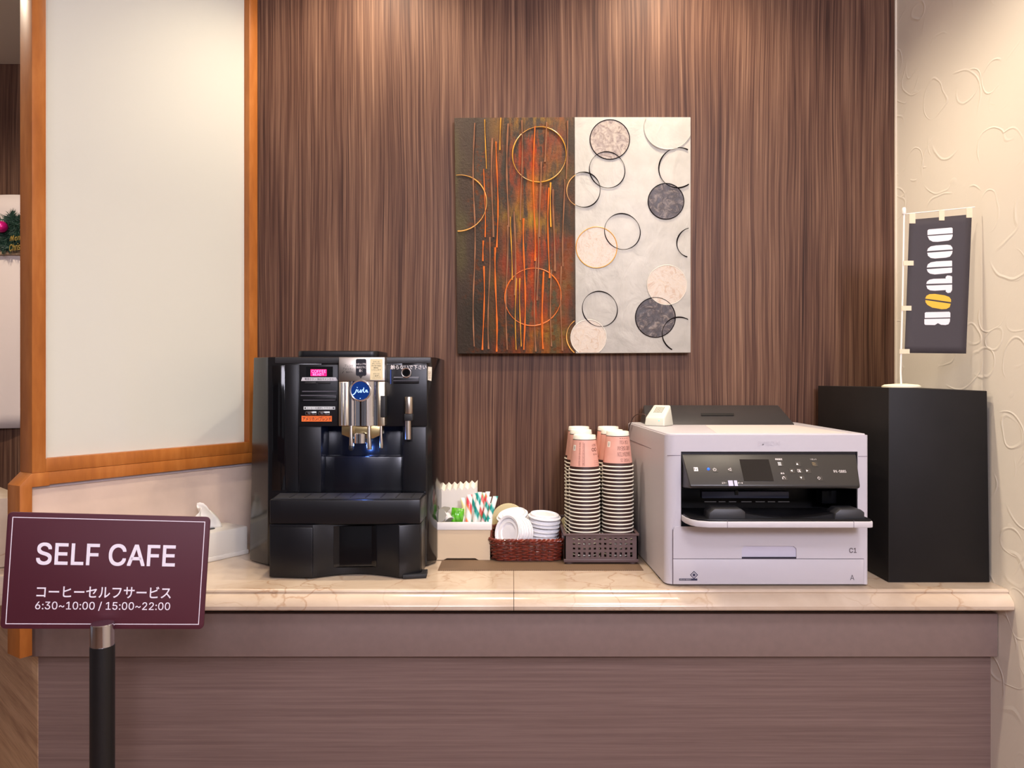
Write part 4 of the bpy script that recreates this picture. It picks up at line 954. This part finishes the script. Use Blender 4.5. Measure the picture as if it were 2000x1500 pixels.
# pressed mark on the rounded corner
# rear feeder cover
RCV = mat('rear_cover_charcoal', (52, 50, 50), .4, bump=.1, bscale=900)
zz = PT+.003
def xline(px, Y): return X_(px, Y)
A_ = [(1.947, zz, 1262, 1553), (1.995, Z_(810, 1.995), 1259, 1536), (2.050, Z_(791, 2.05), 1257, 1519.5), (2.060, zz, 1250, 1524)]
vs = [(xline(a, y), y, z) for y, z, a, b in A_]+[(xline(b, y), y, z) for y, z, a, b in A_]
rc = MB().add(vs, [(0, 1, 2, 3), (7, 6, 5, 4)]+[(i, i+4, (i+1) % 4+4, (i+1) % 4) for i in range(4)]).build('rear_feed_cover', RCV, pr, bevel=.002)
q = [at(1369, 812, 1.990), at(1433, 812, 1.990), at(1433, 807.5, 2.0), at(1369, 807.5, 2.0)]
mb = MB(); mb.add([p+Vector((0, -.002, .001)) for p in q]+[p+Vector((0, .003, -.002)) for p in q], [(0, 1, 2, 3), (7, 6, 5, 4), (0, 4, 5, 1), (1, 5, 6, 2), (2, 6, 7, 3), (3, 7, 4, 0)]); mb.build('finger_slot', DARKGREY, rc)

# ------------------------------------------------------------------ sensor cube
SW = mat('sensor_white', (206, 206, 190), .45)
sc0 = at(1287, 833, 1.915); sc0.z = zz
sen = thing('sensor_unit', 'small white vented sensor cube on top of the printer', 'sensor', sc0, (0, 0, math.radians(-36)))
sw = .0275
vs = [(-sw, -sw, 0), (sw, -sw, 0), (sw, sw, 0), (-sw, sw, 0), (-sw*.92, -sw*.88, .021), (sw*.92, -sw*.88, .021), (sw*.84, sw*.70, .052), (-sw*.84, sw*.70, .052)]
MB().add(vs, [(0, 3, 2, 1), (4, 5, 6, 7), (0, 1, 5, 4), (1, 2, 6, 5), (2, 3, 7, 6), (3, 0, 4, 7)]).build('shell', SW, sen, bevel=.004, seg=3, local=True)
tn = Vector((0, -.016, .0456)).normalized()
for i in range(6):
    x = -.010+i*.004; MB().tube([(x, -.008, .0330), (x, .010, .0458)], .0011, 6).build('vent_slot', mat('vent_grey', (150, 146, 132), .6), sen, local=True)
MB().lathe([(.0001, .001), (.0012, .0006), (.0016, 0)], 10, (.012, -sw*.93, .014), Matrix.Rotation(PI/2, 3, 'X')).build('status_light', mat('green_led', (90, 230, 170), .4, emit=(90, 230, 170), estr=1.5), sen, local=True)
p0 = sc0+Vector((-.026, .012, .022))
pts = [p0, p0+Vector((-.012, .010, .006)), at(1240, 812, 1.97), at(1232, 826, 2.0), at(1228, 840, 2.03), at(1224, 900, 2.066), at(1222, 1040, 2.07)]
def smooth(P, n=6):
    out = []
    for i in range(len(P)-1):
        a = P[max(i-1, 0)]; b = P[i]; c = P[i+1]; d = P[min(i+2, len(P)-1)]
        for k in range(n):
            t = k/n; out.append(.5*((2*b)+(c-a)*t+(2*a-5*b+4*c-d)*t*t+(3*b-a-3*c+d)*t**3))
    return out+[P[-1]]
mb = MB().tube(smooth([Vector(p)-sc0 for p in pts]), .0014, 6)
cb = MB(); R_ = Matrix.Rotation(math.radians(36), 3, 'Z'); mb.v = [R_ @ v for v in mb.v]; mb.build('cable', mat('brown_cable', (70, 46, 38), .5), sen, local=True)

# ------------------------------------------------------------------ black board box
bb = thing('black_box', 'tall matte black board box standing between printer and white wall', 'box', (.925, 1.86, CT))
bx0, bx1, by0, by1, bz = .8165, 1.0345, 1.666, 2.055, CT+.423
vs = [(bx0, by0, CT), (1.0365, by0+.003, CT), (1.0365, by1, CT), (bx0+.002, by1, CT), (bx0, by0, Z_(757, by0)), (1.0405, by0-.002, Z_(764, by0)), (1.0405, by1, bz-.003), (bx0+.002, by1, bz)]
vs[1] = (X_(1933, by0), by0, CT); vs[5] = (min(1.0405, X_(1944, 1.606)+.02), by0, Z_(763.5, by0))
MB().add(vs, [(0, 3, 2, 1), (4, 5, 6, 7), (0, 1, 5, 4), (1, 2, 6, 5), (2, 3, 7, 6), (3, 0, 4, 7)]).build('shell', BLKBOARD, bb, bevel=.0015)
vs = [(bx0-.0006, by0-.0006, CT), (bx0+.003, by0-.0006, CT), (bx0+.003, by0-.0006, Z_(758, by0)), (bx0-.0006, by0-.0006, Z_(757.5, by0))]
MB().prism([(bx0+.0004, CT+.001), (bx0+.0014, CT+.001), (bx0+.0014, Z_(758, by0)), (bx0+.0004, Z_(758, by0))], by0-.0004, by0+.001, 'y').build('edge_tape', mat('edge_black', (16, 14, 14), .4), bb)

# ------------------------------------------------------------------ mini flag
def yfl(px): return 1.722-.016*(px-1770)/125
def flp(cx, cy, off=0):
    px, py = 1700+cx/3.75, 380+cy/3.75; Y = yfl(px); p = at(px, py, Y); return p+Vector((0, -off, 0))
bz1 = Z_(757, 1.71)
flag = thing('mini_banner', 'small dark grey banner with white stencil lettering on a table pole', 'banner', (X_(1762, 1.722), 1.722, bz1))
POLE = mat('white_pole', (236, 230, 220), .4); TAPE = mat('cream_tape', (232, 214, 180), .6); FLG = mat('dark_slate_cloth', (66, 60, 63), .75, bump=.2, bscale=1500)
pb = Vector((X_(1761, 1.722), 1.724, bz1))
ptop = flp(250, 125)
MB().tube([pb+Vector((0, 0, .006)), flp(224, 1300)+Vector((0, .002, 0)), flp(240, 700)+Vector((0, .002, 0)), ptop+Vector((0, .002, 0))], .0021, 10).build('pole', POLE, flag)
MB().lathe([(.0001, -.006), (.0035, -.006), (.0042, -.004), (.0042, .007), (.003, .0095), (.0001, .0095)], 14, ptop+Vector((0, .002, 0))).build('pole_cap', POLE, flag)
MB().tube([flp(262, 142), flp(765, 92)], .0012, 8).build('crossbar', POLE, flag)
MB().lathe([(.0001, 0), (.040, 0), (.040, .003), (.034, .0065), (.010, .0085), (.0001, .0085)], 40, (pb.x, pb.y, bz1+.0002)).build('base', mat('cream_base', (236, 230, 200), .4), flag)
c4 = [(285, 185), (742, 145), (700, 1165), (250, 1160)]
nu, nv = 8, 18; vv = []
for j in range(nv+1):
    v = j/nv
    for i in range(nu+1):
        u = i/nu
        x = (c4[0][0]*(1-u)+c4[1][0]*u)*(1-v)+(c4[3][0]*(1-u)+c4[2][0]*u)*v; y = (c4[0][1]*(1-u)+c4[1][1]*u)*(1-v)+(c4[3][1]*(1-u)+c4[2][1]*u)*v
        vv.append(flp(x, y))
cl = MB().add(vv, [(j*(nu+1)+i, j*(nu+1)+i+1, (j+1)*(nu+1)+i+1, (j+1)*(nu+1)+i) for j in range(nv) for i in range(nu)]).build('cloth', FLG, flag)
md = cl.modifiers.new('t', 'SOLIDIFY'); md.thickness = .0008
YEL = mat('yellow_print', (236, 184, 50), .6)
LET = [('D', [[(416, 265), (424, 256), (592, 242), (600, 248), (600, 284), (416, 297)], [(416, 305), (600, 292), (600, 305), (590, 328), (570, 338), (490, 347), (455, 346), (430, 333)]]),
       ('O', [[(413, 415), (420, 395), (440, 380), (480, 373), (560, 368), (585, 372), (598, 388), (600, 403)], [(414, 427), (600, 413), (595, 435), (580, 455), (550, 463), (470, 469), (440, 465), (420, 450)]]),
       ('U', [[(411, 535), (418, 512), (440, 497), (480, 490), (593, 484), (596, 488), (596, 526)], [(411, 547), (596, 535), (596, 568), (592, 574), (470, 586), (435, 580), (418, 567)]]),
       ('T', [[(407, 655), (412, 638), (430, 624), (460, 618), (550, 615), (548, 605), (560, 593), (580, 594), (596, 600), (596, 650)], [(407, 667), (596, 660), (596, 700), (585, 718), (565, 722), (550, 712), (550, 700), (470, 705), (435, 702), (415, 690)]]),
       ('Y', [[(399, 762), (408, 742), (430, 730), (470, 728), (540, 738), (575, 750), (588, 768), (588, 788)], [(400, 773), (586, 800), (578, 825), (555, 838), (520, 840), (450, 828), (415, 808), (402, 790)]]),
       ('R', [[(396, 868), (404, 862), (575, 858), (583, 866), (583, 900), (396, 904)], [(393, 912), (581, 908), (580, 930), (570, 950), (548, 956), (515, 954), (492, 942), (470, 956), (400, 955), (393, 948)]])]
for nm, polys in LET:
    mb = MB()
    for pl in polys: mb.add([flp(x, y, .0012) for x, y in pl], [tuple(range(len(pl)))])
    o = mb.build('lettering', YEL if nm == 'Y' else WHTD, cl, smooth=False)
    if nm == 'Y': o['label'] = 'yellow letter'
for x0_, y0_, x1_, y1_ in ((283, 140, 327, 212), (500, 115, 540, 190), (700, 98, 744, 170), (240, 485, 314, 520), (228, 815, 298, 850), (212, 1132, 285, 1165)):
    q = [flp(x0_, y1_, .0016), flp(x1_, y1_, .0016), flp(x1_, y0_, .0016), flp(x0_, y0_, .0016)]
    MB().add(q+[p+Vector((0, .0008, 0)) for p in q], [(0, 1, 2, 3), (7, 6, 5, 4), (0, 4, 5, 1), (1, 5, 6, 2), (2, 6, 7, 3), (3, 7, 4, 0)]).build('tape_tab', TAPE, flag)

# ------------------------------------------------------------------ self cafe sign
SM = Matrix.Rotation(.17236, 4, 'Z') @ Matrix.Rotation(-.00534, 4, 'X') @ Matrix.Rotation(.05826, 4, 'Y')
sg = thing('cafe_sign', 'maroon sign plate on a black pole at lower left reading SELF CAFE', 'sign', (-.63206, 1.2, CZ-.30295)); sg.rotation_euler = SM.to_euler()
sW, sH = .2953, .1783
MAR = mat('maroon_plate', (76, 32, 42), .5, spec=.3)
MB().prism(rrect(-sW/2, sW/2, -sH/2, sH/2, .007), 0, .004, 'y').build('plate', MAR, sg, bevel=.0006, local=True)
mb = MB(); bx_, bz_, t_ = sW/2-.0072, sH/2-.0072, .0011
for a in ((-bx_, bx_, bz_-t_, bz_), (-bx_, bx_, -bz_, -bz_+t_), (-bx_, -bx_+t_, -bz_+t_, bz_-t_), (bx_-t_, bx_, -bz_+t_, bz_-t_)): mb.box(a[0], a[1], -.0004, .0002, a[2], a[3])
SGW = mat('sign_white', (240, 232, 238), .5)
mb.build('border_line', SGW, sg, local=True, weld=False)
SI = SM.to_3x3().inverted(); SO = Vector((-.63206, 1.2, CZ-.30295)); SN = SM.to_3x3() @ Vector((0, 1, 0))
def sxy(px, py):   # plate coordinates of a spot seen in the photograph
    d = Vector(((px-1000)/1500, 1, -(py-738)/1500)); c0 = Vector((0, 0, CZ)); k = (SO-c0).dot(SN)/d.dot(SN); q = SI @ (c0+d*k-SO); return q.x, q.z
def stext(body, x0, y0, x1, y1, **k):
    a = sxy(x0, y1); b = sxy(x1, y0)
    text('lettering', body, sg, SGW, lambda u, v: Vector((a[0]+(b[0]-a[0])*u, -.0005, a[1]+(b[1]-a[1])*v)), local=True, **k)
stext('SELF CAFE', 70, 1064.5, 344, 1103, fat=.0034)
stext('コーヒーセルフサービス', 71, 1146, 335, 1167, bold=.012)
stext('6:30~10:00 / 15:00~22:00', 68.5, 1176, 333, 1192, fat=.0005)
pX, pY = X_(200, 1.178), 1.178; zc = Z_(1217, 1.178)
def wl(pts): return pts
Rinv = SM.inverted()
def sloc(mb): mb.v = [Rinv.to_3x3() @ (v-SO) for v in mb.v]; return mb
sloc(MB().lathe([(.0170, Z_(1260, 1.178)), (.0170, zc-.001), (.0160, zc)], 32, (pX, pY, 0))).build('pole_collar', CHROME, sg, local=True)
sloc(MB().lathe([(.0176, .03), (.0176, Z_(1260, 1.178))], 32, (pX, pY, 0))).build('pole', mat('pole_black', (16, 16, 17), .4), sg, local=True)
sloc(MB().lathe([(.0001, 0), (.15, 0), (.15, .012), (.03, .022), (.02, .032), (.0001, .032)], 40, (pX, pY, 0))).build('base', mat('base_black', (20, 20, 21), .4), sg, local=True)
